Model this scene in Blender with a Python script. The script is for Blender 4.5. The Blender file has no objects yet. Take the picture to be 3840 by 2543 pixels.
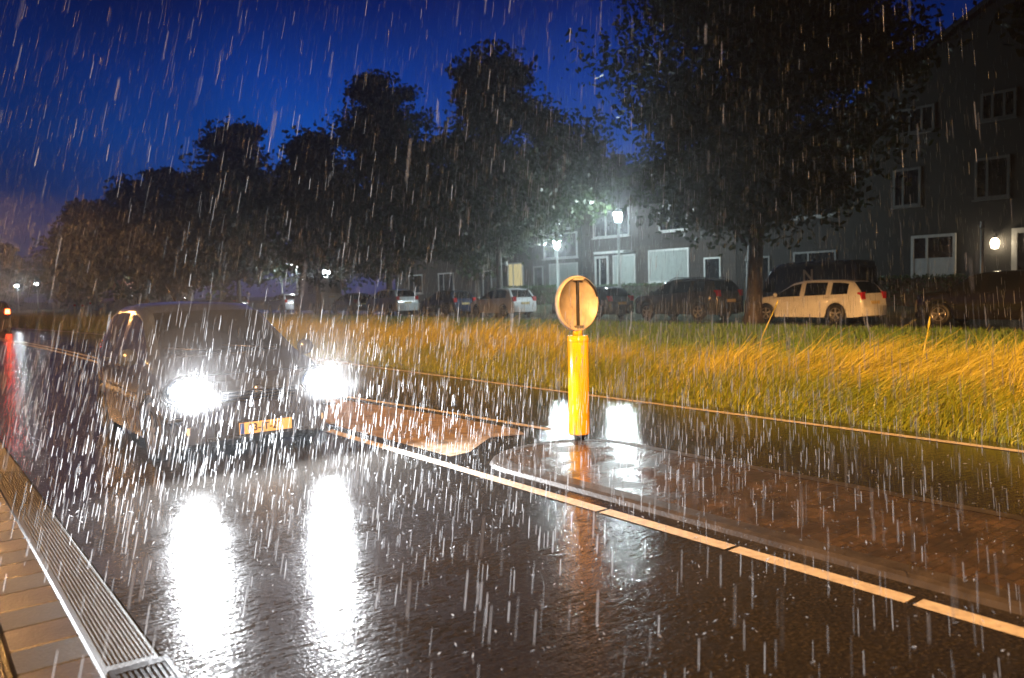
import bpy, math, random
import numpy as np
from mathutils import Vector, Matrix
PI = math.pi
SC = bpy.context.scene
COL = SC.collection
R = random.Random(7)
NR = np.random.default_rng(11)

# ------------------------------------------------------------------ camera
CAM_H = 1.6
YAW, PITCH, ROLL = math.radians(37.5), math.atan(113 / 1842), math.radians(1.4)
fw = Vector((math.sin(YAW) * math.cos(PITCH), math.cos(YAW) * math.cos(PITCH), -math.sin(PITCH)))
rt = Vector((math.cos(YAW), -math.sin(YAW), 0))
up = rt.cross(fw)
r2 = rt * math.cos(ROLL) - up * math.sin(ROLL)
u2 = rt * math.sin(ROLL) + up * math.cos(ROLL)
cd = bpy.data.cameras.new('camera')
cam = bpy.data.objects.new('camera', cd)
COL.objects.link(cam)
cam.matrix_world = Matrix(((r2.x, u2.x, -fw.x, 0), (r2.y, u2.y, -fw.y, 0), (r2.z, u2.z, -fw.z, CAM_H), (0, 0, 0, 1)))
cd.lens, cd.sensor_width, cd.sensor_fit = 28, 36, 'HORIZONTAL'
cd.clip_start, cd.clip_end = 0.05, 3000
cd.dof.use_dof = True
cd.dof.focus_distance = 7.5
cd.dof.aperture_fstop = 1.8
SC.camera = cam

# ------------------------------------------------------------------ exposure, sky
SC.view_settings.view_transform = 'Standard'
SC.view_settings.look = 'None'
SC.view_settings.exposure = 0
SC.view_settings.gamma = 1
SC.render.engine = 'CYCLES'
cy = SC.cycles
cy.use_denoising = True
cy.max_bounces = 5
cy.diffuse_bounces = 2
cy.glossy_bounces = 3
cy.transparent_max_bounces = 12
cy.volume_bounces = 0
cy.sample_clamp_indirect = 8
cy.blur_glossy = 0.5
cy.caustics_reflective = False
cy.caustics_refractive = False
W = bpy.data.worlds.new('World')
SC.world = W
W.use_nodes = True
wn, wl = W.node_tree.nodes, W.node_tree.links
wn.clear()


def N(nodes, typ, **kw):
    n = nodes.new(typ)
    for k, v in kw.items():
        setattr(n, k, v)
    return n


def ramp(nodes, stops, interp='LINEAR'):
    n = nodes.new('ShaderNodeValToRGB')
    e = n.color_ramp.elements
    n.color_ramp.interpolation = interp
    while len(e) < len(stops):
        e.new(0.5)
    for i, (p, c) in enumerate(stops):
        e[i].position = p
        e[i].color = (*c, 1) if len(c) == 3 else c
    return n


# twilight sky after sunset: deep blue overhead, brighter blue low in front, purple town glow to the left
tc = N(wn, 'ShaderNodeTexCoord')
sep = N(wn, 'ShaderNodeSeparateXYZ')
wl.new(tc.outputs['Generated'], sep.inputs[0])
rz = ramp(wn, [(0.0, (0.040, 0.038, 0.13)), (0.08, (0.014, 0.062, 0.28)), (0.18, (0.0015, 0.074, 0.43)), (0.25, (0.0005, 0.045, 0.34)), (0.33, (0.0002, 0.014, 0.16)),
               (0.42, (0.0002, 0.006, 0.08)), (0.6, (0.0005, 0.003, 0.03)), (1.0, (0.0004, 0.002, 0.022))])
wl.new(sep.outputs['Z'], rz.inputs[0])
dotn = N(wn, 'ShaderNodeVectorMath', operation='DOT_PRODUCT')
wl.new(tc.outputs['Generated'], dotn.inputs[0])
az0 = math.radians(36)
dotn.inputs[1].default_value = (math.sin(az0), math.cos(az0), 0)
ra = ramp(wn, [(0.0, (0.15, 0.15, 0.15)), (0.72, (0.3, 0.3, 0.32)), (0.86, (0.42, 0.40, 0.40)), (0.97, (1, 1, 1))])
wl.new(dotn.outputs['Value'], ra.inputs[0])
cn = N(wn, 'ShaderNodeTexNoise')
cn.inputs['Scale'].default_value = 3.2
cn.inputs['Detail'].default_value = 4
wl.new(tc.outputs['Generated'], cn.inputs['Vector'])
cr = ramp(wn, [(0.32, (0.62, 0.62, 0.66)), (0.68, (1.2, 1.16, 1.12))])
wl.new(cn.outputs['Fac'], cr.inputs[0])
m1 = N(wn, 'ShaderNodeMixRGB', blend_type='MULTIPLY')
m1.inputs[0].default_value = 1
wl.new(rz.outputs[0], m1.inputs[1])
wl.new(ra.outputs[0], m1.inputs[2])
m2 = N(wn, 'ShaderNodeMixRGB', blend_type='MULTIPLY')
m2.inputs[0].default_value = 1
wl.new(m1.outputs[0], m2.inputs[1])
wl.new(cr.outputs[0], m2.inputs[2])
bg = N(wn, 'ShaderNodeBackground')
bg.inputs['Strength'].default_value = 1.0
wl.new(m2.outputs[0], bg.inputs[0])
wo = N(wn, 'ShaderNodeOutputWorld')
wl.new(bg.outputs[0], wo.inputs[0])

# strengths of the lamps of the place
SODIUM = (1.0, 0.48, 0.14)
LED = (0.80, 0.97, 1.0)
P_ROAD = 5000.0      # road lamp by the bus stop, W
P_FAR = 520.0       # road lamp further along, W
P_BEAM = 900.0      # each headlamp, W
E_LENS = 12.0       # headlamp lens emission
E_LANTERN = 9.0
P_LANTERN = 1700.0
P_FARLED = 800.0
HAZE = 0.0023

# ------------------------------------------------------------------ materials
MATS = {}


def mat(name, col=(0.5, 0.5, 0.5), rough=0.5, metal=0.0, noise=None, bump=0.0, bscale=40, emit=None, estr=0.0,
        coat=0.0, spec=0.5, nscale=6.0, trans=0.0, rvar=None):
    """procedural Principled material; noise=(dark,light) multiplies the colour in blotches"""
    if name in MATS:
        return MATS[name]
    m = bpy.data.materials.new(name)
    m.use_nodes = True
    n, l = m.node_tree.nodes, m.node_tree.links
    p = n['Principled BSDF']
    p.inputs['Base Color'].default_value = (*col, 1)
    p.inputs['Roughness'].default_value = rough
    p.inputs['Metallic'].default_value = metal
    p.inputs['Specular IOR Level'].default_value = spec
    p.inputs['Coat Weight'].default_value = coat
    p.inputs['Coat Roughness'].default_value = 0.06
    if trans:
        p.inputs['Transmission Weight'].default_value = trans
    if emit:
        p.inputs['Emission Color'].default_value = (*emit, 1)
        p.inputs['Emission Strength'].default_value = estr
    t = N(n, 'ShaderNodeTexCoord')
    if noise or rvar:
        x = N(n, 'ShaderNodeTexNoise')
        x.inputs['Scale'].default_value = nscale
        x.inputs['Detail'].default_value = 5
        l.new(t.outputs['Object'], x.inputs['Vector'])
        if noise:
            a, b = noise
            r = ramp(n, [(0.3, tuple(c * a for c in col)), (0.7, tuple(min(1, c * b) for c in col))])
            l.new(x.outputs['Fac'], r.inputs[0])
            l.new(r.outputs[0], p.inputs['Base Color'])
        if rvar:
            r = ramp(n, [(0.35, (rvar[0],) * 3), (0.65, (rvar[1],) * 3)])
            l.new(x.outputs['Fac'], r.inputs[0])
            l.new(r.outputs[0], p.inputs['Roughness'])
    if bump:
        x = N(n, 'ShaderNodeTexNoise')
        x.inputs['Scale'].default_value = bscale
        x.inputs['Detail'].default_value = 4
        l.new(t.outputs['Object'], x.inputs['Vector'])
        bp = N(n, 'ShaderNodeBump')
        bp.inputs['Strength'].default_value = 0.7
        bp.inputs['Distance'].default_value = bump
        l.new(x.outputs['Fac'], bp.inputs['Height'])
        l.new(bp.outputs[0], p.inputs['Normal'])
    MATS[name] = m
    return m


def wet_road():
    m = bpy.data.materials.new('wet_asphalt')
    m.use_nodes = True
    n, l = m.node_tree.nodes, m.node_tree.links
    p = n['Principled BSDF']
    t = N(n, 'ShaderNodeTexCoord')
    ag = N(n, 'ShaderNodeTexNoise')
    ag.inputs['Scale'].default_value = 55
    ag.inputs['Detail'].default_value = 6
    l.new(t.outputs['Object'], ag.inputs['Vector'])
    rc = ramp(n, [(0.3, (0.012, 0.012, 0.012)), (0.55, (0.03, 0.028, 0.026)), (0.8, (0.085, 0.075, 0.065))])
    l.new(ag.outputs['Fac'], rc.inputs[0])
    # worn patches
    wp = N(n, 'ShaderNodeTexNoise')
    wp.inputs['Scale'].default_value = 0.55
    wp.inputs['Detail'].default_value = 5
    l.new(t.outputs['Object'], wp.inputs['Vector'])
    rw = ramp(n, [(0.35, (0.7, 0.7, 0.7)), (0.65, (1.25, 1.2, 1.15))])
    l.new(wp.outputs['Fac'], rw.inputs[0])
    mx = N(n, 'ShaderNodeMixRGB', blend_type='MULTIPLY')
    mx.inputs[0].default_value = 1
    l.new(rc.outputs[0], mx.inputs[1])
    l.new(rw.outputs[0], mx.inputs[2])
    l.new(mx.outputs[0], p.inputs['Base Color'])
    # standing water: smooth in the hollows (mostly the far lane), rough where the stone stands out
    sx = N(n, 'ShaderNodeSeparateXYZ')
    l.new(t.outputs['Object'], sx.inputs[0])
    far = N(n, 'ShaderNodeMapRange')
    far.inputs['From Min'].default_value = 5.2
    far.inputs['From Max'].default_value = 6.4
    l.new(sx.outputs['X'], far.inputs[0])
    ad = N(n, 'ShaderNodeMath', operation='MULTIPLY_ADD')
    ad.inputs[1].default_value = 0.22
    l.new(far.outputs[0], ad.inputs[0])
    l.new(wp.outputs['Fac'], ad.inputs[2])
    rr = ramp(n, [(0.40, (0.19,) * 3), (0.55, (0.135,) * 3), (0.72, (0.09,) * 3)])
    l.new(ad.outputs[0], rr.inputs[0])
    l.new(rr.outputs[0], p.inputs['Roughness'])
    # ripples across the water film, stone grain underneath
    mp = N(n, 'ShaderNodeMapping')
    mp.inputs['Rotation'].default_value = (0, 0, math.radians(37))
    mp.inputs['Scale'].default_value = (5.0, 17.0, 9)
    l.new(t.outputs['Object'], mp.inputs[0])
    rip = N(n, 'ShaderNodeTexNoise')
    rip.inputs['Scale'].default_value = 1.6
    rip.inputs['Detail'].default_value = 3
    l.new(mp.outputs[0], rip.inputs['Vector'])
    b1 = N(n, 'ShaderNodeBump')
    b1.inputs['Strength'].default_value = 0.55
    b1.inputs['Distance'].default_value = 0.004
    l.new(rip.outputs['Fac'], b1.inputs['Height'])
    st = N(n, 'ShaderNodeTexVoronoi')
    st.inputs['Scale'].default_value = 75
    l.new(t.outputs['Object'], st.inputs['Vector'])
    b2 = N(n, 'ShaderNodeBump')
    b2.inputs['Strength'].default_value = 0.55
    b2.inputs['Distance'].default_value = 0.0022
    fb = N(n, 'ShaderNodeMapRange')
    fb.inputs['To Min'].default_value = 0.55
    fb.inputs['To Max'].default_value = 0.3
    l.new(far.outputs[0], fb.inputs[0])
    l.new(fb.outputs[0], b2.inputs['Strength'])
    l.new(st.outputs['Distance'], b2.inputs['Height'])
    l.new(b1.outputs[0], b2.inputs['Normal'])
    l.new(b2.outputs[0], p.inputs['Normal'])
    # stones standing clear of the film break the mirror up
    mp2 = N(n, 'ShaderNodeMapping')
    mp2.inputs['Rotation'].default_value = (0, 0, math.radians(37))
    mp2.inputs['Scale'].default_value = (14.0, 34.0, 20)
    l.new(t.outputs['Object'], mp2.inputs[0])
    br = N(n, 'ShaderNodeTexNoise')
    br.inputs['Scale'].default_value = 1.0
    br.inputs['Detail'].default_value = 6
    br.inputs['Roughness'].default_value = 0.65
    l.new(mp2.outputs[0], br.inputs['Vector'])
    pa = N(n, 'ShaderNodeTexNoise')
    pa.inputs['Scale'].default_value = 1.7
    pa.inputs['Detail'].default_value = 3
    l.new(t.outputs['Object'], pa.inputs['Vector'])
    s1 = N(n, 'ShaderNodeMath', operation='MULTIPLY_ADD')
    s1.inputs[1].default_value = 0.55
    l.new(pa.outputs['Fac'], s1.inputs[0])
    l.new(br.outputs['Fac'], s1.inputs[2])
    s2 = N(n, 'ShaderNodeMath', operation='MULTIPLY_ADD')
    s2.inputs[1].default_value = 0.16
    l.new(far.outputs[0], s2.inputs[0])
    l.new(s1.outputs[0], s2.inputs[2])
    rs = ramp(n, [(0.70, (0.03,) * 3), (0.80, (0.65,) * 3)])
    l.new(s2.outputs[0], rs.inputs[0])
    l.new(rs.outputs[0], p.inputs['Specular IOR Level'])
    return m


def leafy(name, stops, trans=0.35, nscale=1.2, rough=0.45):
    """leaves or grass blades: colour drawn per blade and in drifts"""
    m = bpy.data.materials.new(name)
    m.use_nodes = True
    n, l = m.node_tree.nodes, m.node_tree.links
    p = n['Principled BSDF']
    g = N(n, 'ShaderNodeNewGeometry')
    t = N(n, 'ShaderNodeTexCoord')
    x = N(n, 'ShaderNodeTexNoise')
    x.inputs['Scale'].default_value = nscale
    x.inputs['Detail'].default_value = 3
    l.new(t.outputs['Object'], x.inputs['Vector'])
    ma = N(n, 'ShaderNodeMath', operation='MULTIPLY_ADD')
    ma.inputs[1].default_value = 0.45
    l.new(g.outputs['Random Per Island'], ma.inputs[0])
    mb = N(n, 'ShaderNodeMath', operation='MULTIPLY')
    mb.inputs[1].default_value = 0.6
    l.new(x.outputs['Fac'], mb.inputs[0])
    l.new(mb.outputs[0], ma.inputs[2])
    r = ramp(n, stops)
    l.new(ma.outputs[0], r.inputs[0])
    l.new(r.outputs[0], p.inputs['Base Color'])
    p.inputs['Roughness'].default_value = rough
    out = n['Material Output']
    tr = N(n, 'ShaderNodeBsdfTranslucent')
    l.new(r.outputs[0], tr.inputs[0])
    mix = N(n, 'ShaderNodeMixShader')
    mix.inputs[0].default_value = trans
    l.new(p.outputs[0], mix.inputs[1])
    l.new(tr.outputs[0], mix.inputs[2])
    l.new(mix.outputs[0], out.inputs['Surface'])
    return m


def emis(name, col, s):
    m = bpy.data.materials.new(name)
    m.use_nodes = True
    n, l = m.node_tree.nodes, m.node_tree.links
    n.clear()
    e = N(n, 'ShaderNodeEmission')
    e.inputs[0].default_value = (*col, 1)
    e.inputs[1].default_value = s
    o = N(n, 'ShaderNodeOutputMaterial')
    l.new(e.outputs[0], o.inputs[0])
    return m


def frosted(name, col, s):
    """glowing lamp glass that lets its bulb's light through"""
    m = bpy.data.materials.new(name)
    m.use_nodes = True
    n, l = m.node_tree.nodes, m.node_tree.links
    n.clear()
    e = N(n, 'ShaderNodeEmission')
    e.inputs[0].default_value = (*col, 1)
    e.inputs[1].default_value = s
    t = N(n, 'ShaderNodeBsdfTransparent')
    a = N(n, 'ShaderNodeAddShader')
    l.new(e.outputs[0], a.inputs[0])
    l.new(t.outputs[0], a.inputs[1])
    o = N(n, 'ShaderNodeOutputMaterial')
    l.new(a.outputs[0], o.inputs[0])
    return m


def bulb(parent, loc, power, col, rad=0.08):
    ld = bpy.data.lights.new('bulb', 'POINT')
    ld.energy = power
    ld.color = col
    ld.shadow_soft_size = rad
    lo = bpy.data.objects.new('bulb', ld)
    COL.objects.link(lo)
    lo.parent = parent
    lo.location = loc
    return lo


def brick(name, c1, c2, mortar, sc=3.3):
    m = bpy.data.materials.new(name)
    m.use_nodes = True
    n, l = m.node_tree.nodes, m.node_tree.links
    p = n['Principled BSDF']
    t = N(n, 'ShaderNodeTexCoord')
    mp = N(n, 'ShaderNodeMapping')
    mp.inputs['Rotation'].default_value = (PI / 2, 0, PI / 2)
    l.new(t.outputs['Object'], mp.inputs[0])
    b = N(n, 'ShaderNodeTexBrick')
    b.inputs['Color1'].default_value = (*c1, 1)
    b.inputs['Color2'].default_value = (*c2, 1)
    b.inputs['Mortar'].default_value = (*mortar, 1)
    b.inputs['Scale'].default_value = sc
    b.inputs['Mortar Size'].default_value = 0.012
    l.new(mp.outputs[0], b.inputs['Vector'])
    l.new(b.outputs['Color'], p.inputs['Base Color'])
    p.inputs['Roughness'].default_value = 0.8
    return m


M_ROAD = wet_road()
M_LINE = mat('road_paint', (0.62, 0.56, 0.47), 0.45, noise=(0.72, 1.1), nscale=18, bump=0.003, bscale=90)
M_KERB = mat('kerb_concrete', (0.20, 0.19, 0.175), 0.3, noise=(0.7, 1.25), nscale=12, bump=0.004, bscale=60)
M_LIGHTB = mat('pale_kerb_block', (0.042, 0.036, 0.032), 0.33, noise=(0.7, 1.2), nscale=9, bump=0.004, bscale=70)
M_DARKB = mat('dark_kerb_block', (0.014, 0.014, 0.015), 0.5, spec=0.3, noise=(0.7, 1.5), nscale=9, bump=0.004, bscale=70)
M_PAVE = mat('dark_paving', (0.03, 0.028, 0.027), 0.3, noise=(0.6, 1.6), nscale=7, bump=0.006, bscale=45)
M_GUT = mat('gutter_concrete', (0.024, 0.023, 0.022), 0.5, spec=0.3, noise=(0.7, 1.3), nscale=14, bump=0.003, bscale=80)


def wet_paving():
    m = bpy.data.materials.new('island_paving')
    m.use_nodes = True
    n, l = m.node_tree.nodes, m.node_tree.links
    p = n['Principled BSDF']
    t = N(n, 'ShaderNodeTexCoord')
    b = N(n, 'ShaderNodeTexBrick')
    b.inputs['Color1'].default_value = (0.085, 0.06, 0.042, 1)
    b.inputs['Color2'].default_value = (0.05, 0.04, 0.034, 1)
    b.inputs['Mortar'].default_value = (0.034, 0.028, 0.023, 1)
    b.inputs['Scale'].default_value = 4.3
    b.inputs['Mortar Size'].default_value = 0.016
    l.new(t.outputs['Object'], b.inputs['Vector'])
    x = N(n, 'ShaderNodeTexNoise')
    x.inputs['Scale'].default_value = 3
    x.inputs['Detail'].default_value = 6
    l.new(t.outputs['Object'], x.inputs['Vector'])
    r = ramp(n, [(0.3, (0.5, 0.5, 0.5)), (0.7, (1.5, 1.45, 1.4))])
    l.new(x.outputs['Fac'], r.inputs[0])
    mx = N(n, 'ShaderNodeMixRGB', blend_type='MULTIPLY')
    mx.inputs[0].default_value = 1
    l.new(b.outputs['Color'], mx.inputs[1])
    l.new(r.outputs[0], mx.inputs[2])
    l.new(mx.outputs[0], p.inputs['Base Color'])
    rr = ramp(n, [(0.4, (0.34,) * 3), (0.6, (0.12,) * 3)])
    l.new(x.outputs['Fac'], rr.inputs[0])
    l.new(rr.outputs[0], p.inputs['Roughness'])
    mp = N(n, 'ShaderNodeMapping')
    mp.inputs['Rotation'].default_value = (0, 0, math.radians(37))
    mp.inputs['Scale'].default_value = (6.0, 17.0, 9)
    l.new(t.outputs['Object'], mp.inputs[0])
    rip = N(n, 'ShaderNodeTexNoise')
    rip.inputs['Scale'].default_value = 1.5
    rip.inputs['Detail'].default_value = 4
    l.new(mp.outputs[0], rip.inputs['Vector'])
    b1 = N(n, 'ShaderNodeBump')
    b1.inputs['Strength'].default_value = 0.6
    b1.inputs['Distance'].default_value = 0.006
    l.new(rip.outputs['Fac'], b1.inputs['Height'])
    b2 = N(n, 'ShaderNodeBump')
    b2.inputs['Strength'].default_value = 0.5
    b2.inputs['Distance'].default_value = 0.002
    b2.invert = True
    l.new(b.outputs['Fac'], b2.inputs['Height'])
    l.new(b1.outputs[0], b2.inputs['Normal'])
    l.new(b2.outputs[0], p.inputs['Normal'])
    return m


M_ISLE = wet_paving()
M_IRON = mat('cast_iron', (0.03, 0.03, 0.032), 0.3, metal=0.6, noise=(0.7, 1.4), nscale=20, bump=0.002)
M_VERGE = mat('verge_soil', (0.045, 0.05, 0.022), 0.9, noise=(0.5, 1.5), nscale=2.5, bump=0.03, bscale=9)
M_YEL = mat('yellow_plastic', (0.80, 0.40, 0.006), 0.16, coat=0.4, noise=(0.92, 1.05), nscale=6)
M_SIGN = mat('bare_sign_back', (0.40, 0.35, 0.30), 0.42, noise=(0.7, 1.1), nscale=9)
M_BLACK = mat('black_plastic', (0.012, 0.012, 0.013), 0.35, noise=(0.7, 1.5), nscale=15)
M_GLASS = mat('dark_car_glass', (0.008, 0.009, 0.011), 0.04, spec=0.7, noise=(0.7, 1.3), nscale=3)
M_TYRE = mat('tyre_rubber', (0.016, 0.016, 0.016), 0.55, noise=(0.7, 1.4), nscale=22)
M_RIM = mat('alloy', (0.50, 0.49, 0.47), 0.28, metal=0.85, noise=(0.85, 1.1), nscale=18)
M_HEADOFF = mat('headlamp_off', (0.62, 0.64, 0.66), 0.08, coat=1, noise=(0.8, 1.1), nscale=25)
M_TAILOFF = mat('tail_lamp_red', (0.50, 0.01, 0.012), 0.12, coat=1, noise=(0.8, 1.1), nscale=25)
M_CHROME = mat('chrome', (0.75, 0.75, 0.76), 0.1, metal=1, noise=(0.9, 1.0))
M_PLATE = mat('plate_yellow', (0.55, 0.43, 0.20), 0.4, noise=(0.93, 1.05), nscale=20)
M_INK = mat('plate_ink', (0.02, 0.02, 0.03), 0.5, noise=(0.8, 1.2))
M_WHITEP = mat('white_frame_paint', (0.48, 0.49, 0.48), 0.4, noise=(0.85, 1.05), nscale=5)
M_DIMF = mat('dimmed_frame_paint', (0.10, 0.10, 0.098), 0.5, noise=(0.8, 1.1), nscale=5)  # white frame paint with the dimness of unlit fronts put into its colour
M_PANE = mat('night_window_pane', (0.012, 0.014, 0.016), 0.06, noise=(0.7, 1.4), nscale=2)
M_BLIND = mat('drawn_pale_blind', (0.28, 0.31, 0.30), 0.7, noise=(0.9, 1.08), nscale=3)
M_LIT = emis('lamp_lit_curtain', (1.0, 0.86, 0.42), 0.55)
M_BRICK = brick('dark_brick', (0.03, 0.025, 0.022), (0.05, 0.038, 0.032), (0.075, 0.07, 0.066))
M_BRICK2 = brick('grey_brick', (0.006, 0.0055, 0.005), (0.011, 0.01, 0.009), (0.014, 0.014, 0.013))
M_ROOF = mat('roof_tiles', (0.02, 0.018, 0.018), 0.75, noise=(0.6, 1.4), nscale=5, bump=0.02, bscale=8)
M_POST = mat('pale_lamp_post', (0.50, 0.54, 0.52), 0.4, noise=(0.85, 1.08), nscale=9)
M_GALV = mat('galvanised_post', (0.20, 0.20, 0.20), 0.5, metal=0.6, noise=(0.8, 1.1), nscale=9)
M_BARK = mat('wet_bark', (0.055, 0.043, 0.034), 0.6, noise=(0.5, 1.5), nscale=6, bump=0.03, bscale=10)
M_PALEB = mat('pale_render', (0.45, 0.44, 0.40), 0.7, noise=(0.85, 1.1), nscale=1)
M_RED = emis('lit_tail_lamp', (1.0, 0.06, 0.015), 60)
M_LED = frosted('lit_led_glass', LED, E_LANTERN)
M_FARLED = frosted('far_led_glass', (0.85, 0.95, 1.0), 130)
M_SOD = frosted('sodium_glass', SODIUM, 20)
M_PORCH = frosted('porch_globe', (1.0, 0.80, 0.55), 6)
M_LENS = emis('lit_headlamp_lens', (0.93, 0.97, 1.0), E_LENS)
M_LEAF = leafy('dark_leaves', [(0.1, (0.011, 0.02, 0.006)), (0.5, (0.024, 0.044, 0.012)), (0.9, (0.045, 0.068, 0.018))], 0.3, 0.8)
M_HEDGE = leafy('hedge_leaves', [(0.1, (0.02, 0.045, 0.014)), (0.9, (0.06, 0.11, 0.03))], 0.3, 2)
M_STRAW = leafy('tall_dry_grass', [(0.12, (0.20, 0.20, 0.02)), (0.4, (0.42, 0.38, 0.045)), (0.85, (0.62, 0.52, 0.10))], 0.3, 0.9, 0.4)
M_GREEN = leafy('wet_green_grass', [(0.1, (0.10, 0.14, 0.012)), (0.5, (0.22, 0.27, 0.02)), (0.9, (0.36, 0.36, 0.04))], 0.3, 0.7, 0.4)
M_LAWN = leafy('mown_grass', [(0.1, (0.07, 0.15, 0.025)), (0.5, (0.12, 0.23, 0.04)), (0.9, (0.2, 0.28, 0.06))], 0.35, 0.8)


# ------------------------------------------------------------------ mesh helpers
class MB:
    """collects shapes, links them as ONE mesh object"""

    def __init__(s):
        s.v, s.f, s.mi, s.sm = [], [], [], []

    def add(s, vs, fs, mi=0, smooth=False):
        o = len(s.v)
        s.v += [tuple(v) for v in vs]
        for f in fs:
            s.f.append(tuple(i + o for i in f))
            s.mi.append(mi)
            s.sm.append(smooth)

    def box(s, x0, x1, y0, y1, z0, z1, mi=0, b=0.0):
        if b <= 0:
            v = [(x, y, z) for z in (z0, z1) for y in (y0, y1) for x in (x0, x1)]
            s.add(v, [(0, 2, 3, 1), (4, 5, 7, 6), (0, 1, 5, 4), (2, 6, 7, 3), (0, 4, 6, 2), (1, 3, 7, 5)], mi)
            return
        # bevelled: octagon rings
        def ring(e, z):
            return [(x0 + b + e, y0 + e, z), (x1 - b - e, y0 + e, z), (x1 - e, y0 + b + e, z), (x1 - e, y1 - b - e, z),
                    (x1 - b - e, y1 - e, z), (x0 + b + e, y1 - e, z), (x0 + e, y1 - b - e, z), (x0 + e, y0 + b + e, z)]
        rs = [ring(b * .7, z0), ring(0, z0 + b), ring(0, z1 - b), ring(b * .7, z1)]
        vs = sum(rs, [])
        fs = [tuple(range(7, -1, -1)), tuple(range(24, 32))]
        for k in range(3):
            for i in range(8):
                j = (i + 1) % 8
                fs.append((k * 8 + i, k * 8 + j, k * 8 + 8 + j, k * 8 + 8 + i))
        s.add(vs, fs, mi)

    def tube(s, pts, rad, n=10, mi=0, smooth=True):
        pts = [Vector(p) for p in pts]
        rad = rad if isinstance(rad, (list, tuple)) else [rad] * len(pts)
        vs = []
        ref = Vector((0.31, 0.95, 0.07)).normalized()
        for i, p in enumerate(pts):
            d = (pts[min(i + 1, len(pts) - 1)] - pts[max(i - 1, 0)]).normalized()
            a = d.cross(ref)
            if a.length < 0.1:
                a = d.cross(Vector((1, 0, 0)))
            a.normalize()
            b = d.cross(a)
            for k in range(n):
                t = 2 * PI * k / n
                vs.append(p + (a * math.cos(t) + b * math.sin(t)) * rad[i])
        fs = []
        for i in range(len(pts) - 1):
            for k in range(n):
                j = (k + 1) % n
                fs.append((i * n + k, i * n + j, (i + 1) * n + j, (i + 1) * n + k))
        fs.append(tuple(range(n - 1, -1, -1)))
        fs.append(tuple(range((len(pts) - 1) * n, len(pts) * n)))
        s.add(vs, fs, mi, smooth)

    def lathe(s, prof, n=20, c=(0, 0, 0), axis='z', mi=0, smooth=True):
        """prof: list of (radius, height)"""
        vs = []
        for r, h in prof:
            for k in range(n):
                t = 2 * PI * k / n
                a, b = r * math.cos(t), r * math.sin(t)
                v = {'z': (a, b, h), 'x': (h, a, b), 'y': (a, h, b)}[axis]
                vs.append((v[0] + c[0], v[1] + c[1], v[2] + c[2]))
        fs = []
        for i in range(len(prof) - 1):
            for k in range(n):
                j = (k + 1) % n
                fs.append((i * n + k, i * n + j, (i + 1) * n + j, (i + 1) * n + k))
        if prof[0][0] > 1e-4:
            fs.append(tuple(range(n - 1, -1, -1)))
        if prof[-1][0] > 1e-4:
            fs.append(tuple(range((len(prof) - 1) * n, len(prof) * n)))
        s.add(vs, fs, mi, smooth)

    def build(s, name, mats, parent=None, loc=None):
        me = bpy.data.meshes.new(name)
        me.from_pydata(s.v, [], s.f)
        mats = mats if isinstance(mats, (list, tuple)) else [mats]
        for m in mats:
            me.materials.append(m)
        me.polygons.foreach_set('material_index', s.mi)
        me.polygons.foreach_set('use_smooth', s.sm)
        me.update()
        o = bpy.data.objects.new(name, me)
        COL.objects.link(o)
        if parent:
            o.parent = parent
        if loc:
            o.location = loc
        return o


def np_mesh(name, verts, quads, m, parent=None, smooth=False):
    me = bpy.data.meshes.new(name)
    me.vertices.add(len(verts))
    me.vertices.foreach_set('co', np.asarray(verts, np.float32).ravel())
    nq = len(quads)
    k = quads.shape[1]
    me.loops.add(nq * k)
    me.loops.foreach_set('vertex_index', np.asarray(quads, np.int32).ravel())
    me.polygons.add(nq)
    me.polygons.foreach_set('loop_start', np.arange(0, nq * k, k, dtype=np.int32))
    me.polygons.foreach_set('loop_total', np.full(nq, k, np.int32))
    if smooth:
        me.polygons.foreach_set('use_smooth', np.ones(nq, bool))
    me.materials.append(m)
    me.update(calc_edges=True)
    o = bpy.data.objects.new(name, me)
    COL.objects.link(o)
    if parent:
        o.parent = parent
    return o


def tag(o, label=None, cat=None, group=None, kind=None):
    if label:
        o['label'] = label
    if cat:
        o['category'] = cat
    if group:
        o['group'] = group
    if kind:
        o['kind'] = kind
    return o


def thing(name, label, cat, loc=(0, 0, 0), rz=0, group=None):
    o = bpy.data.objects.new(name, None)
    COL.objects.link(o)
    o.location = loc
    o.rotation_euler = (0, 0, rz)
    o.empty_display_size = 0.2
    return tag(o, label, cat, group)


def text_part(name, s, size, m, parent, loc, rot, ext=0.003, bold=0.0, sx=1.0):
    cu = bpy.data.curves.new(name, 'FONT')
    cu.body = s
    cu.size = size
    cu.extrude = ext
    cu.offset = bold
    cu.align_x, cu.align_y = 'CENTER', 'CENTER'
    tmp = bpy.data.objects.new(name, cu)
    COL.objects.link(tmp)
    bpy.context.view_layer.update()
    me = bpy.data.meshes.new_from_object(tmp.evaluated_get(bpy.context.evaluated_depsgraph_get()))
    bpy.data.objects.remove(tmp)
    me.materials.clear()
    me.materials.append(m)
    o = bpy.data.objects.new(name, me)
    COL.objects.link(o)
    o.parent = parent
    o.location = loc
    o.rotation_euler = rot
    o.scale = (sx, 1, 1)
    return o


# ------------------------------------------------------------------ the setting
def bend(y):
    """the road swings left far ahead"""
    return -0.0021 * max(0.0, y - 23) ** 2 if y < 90 else -0.0021 * 67 ** 2 - 0.28 * (y - 90)


def gz(x):
    """ground height across the verge, parking strip and front gardens"""
    xs = [8.35, 8.9, 14, 22, 30, 33.5, 60]
    zs = [-0.02, 0.03, 0.12, 0.2, 0.2, 0.75, 0.8]
    return float(np.interp(x, xs, zs))


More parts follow.
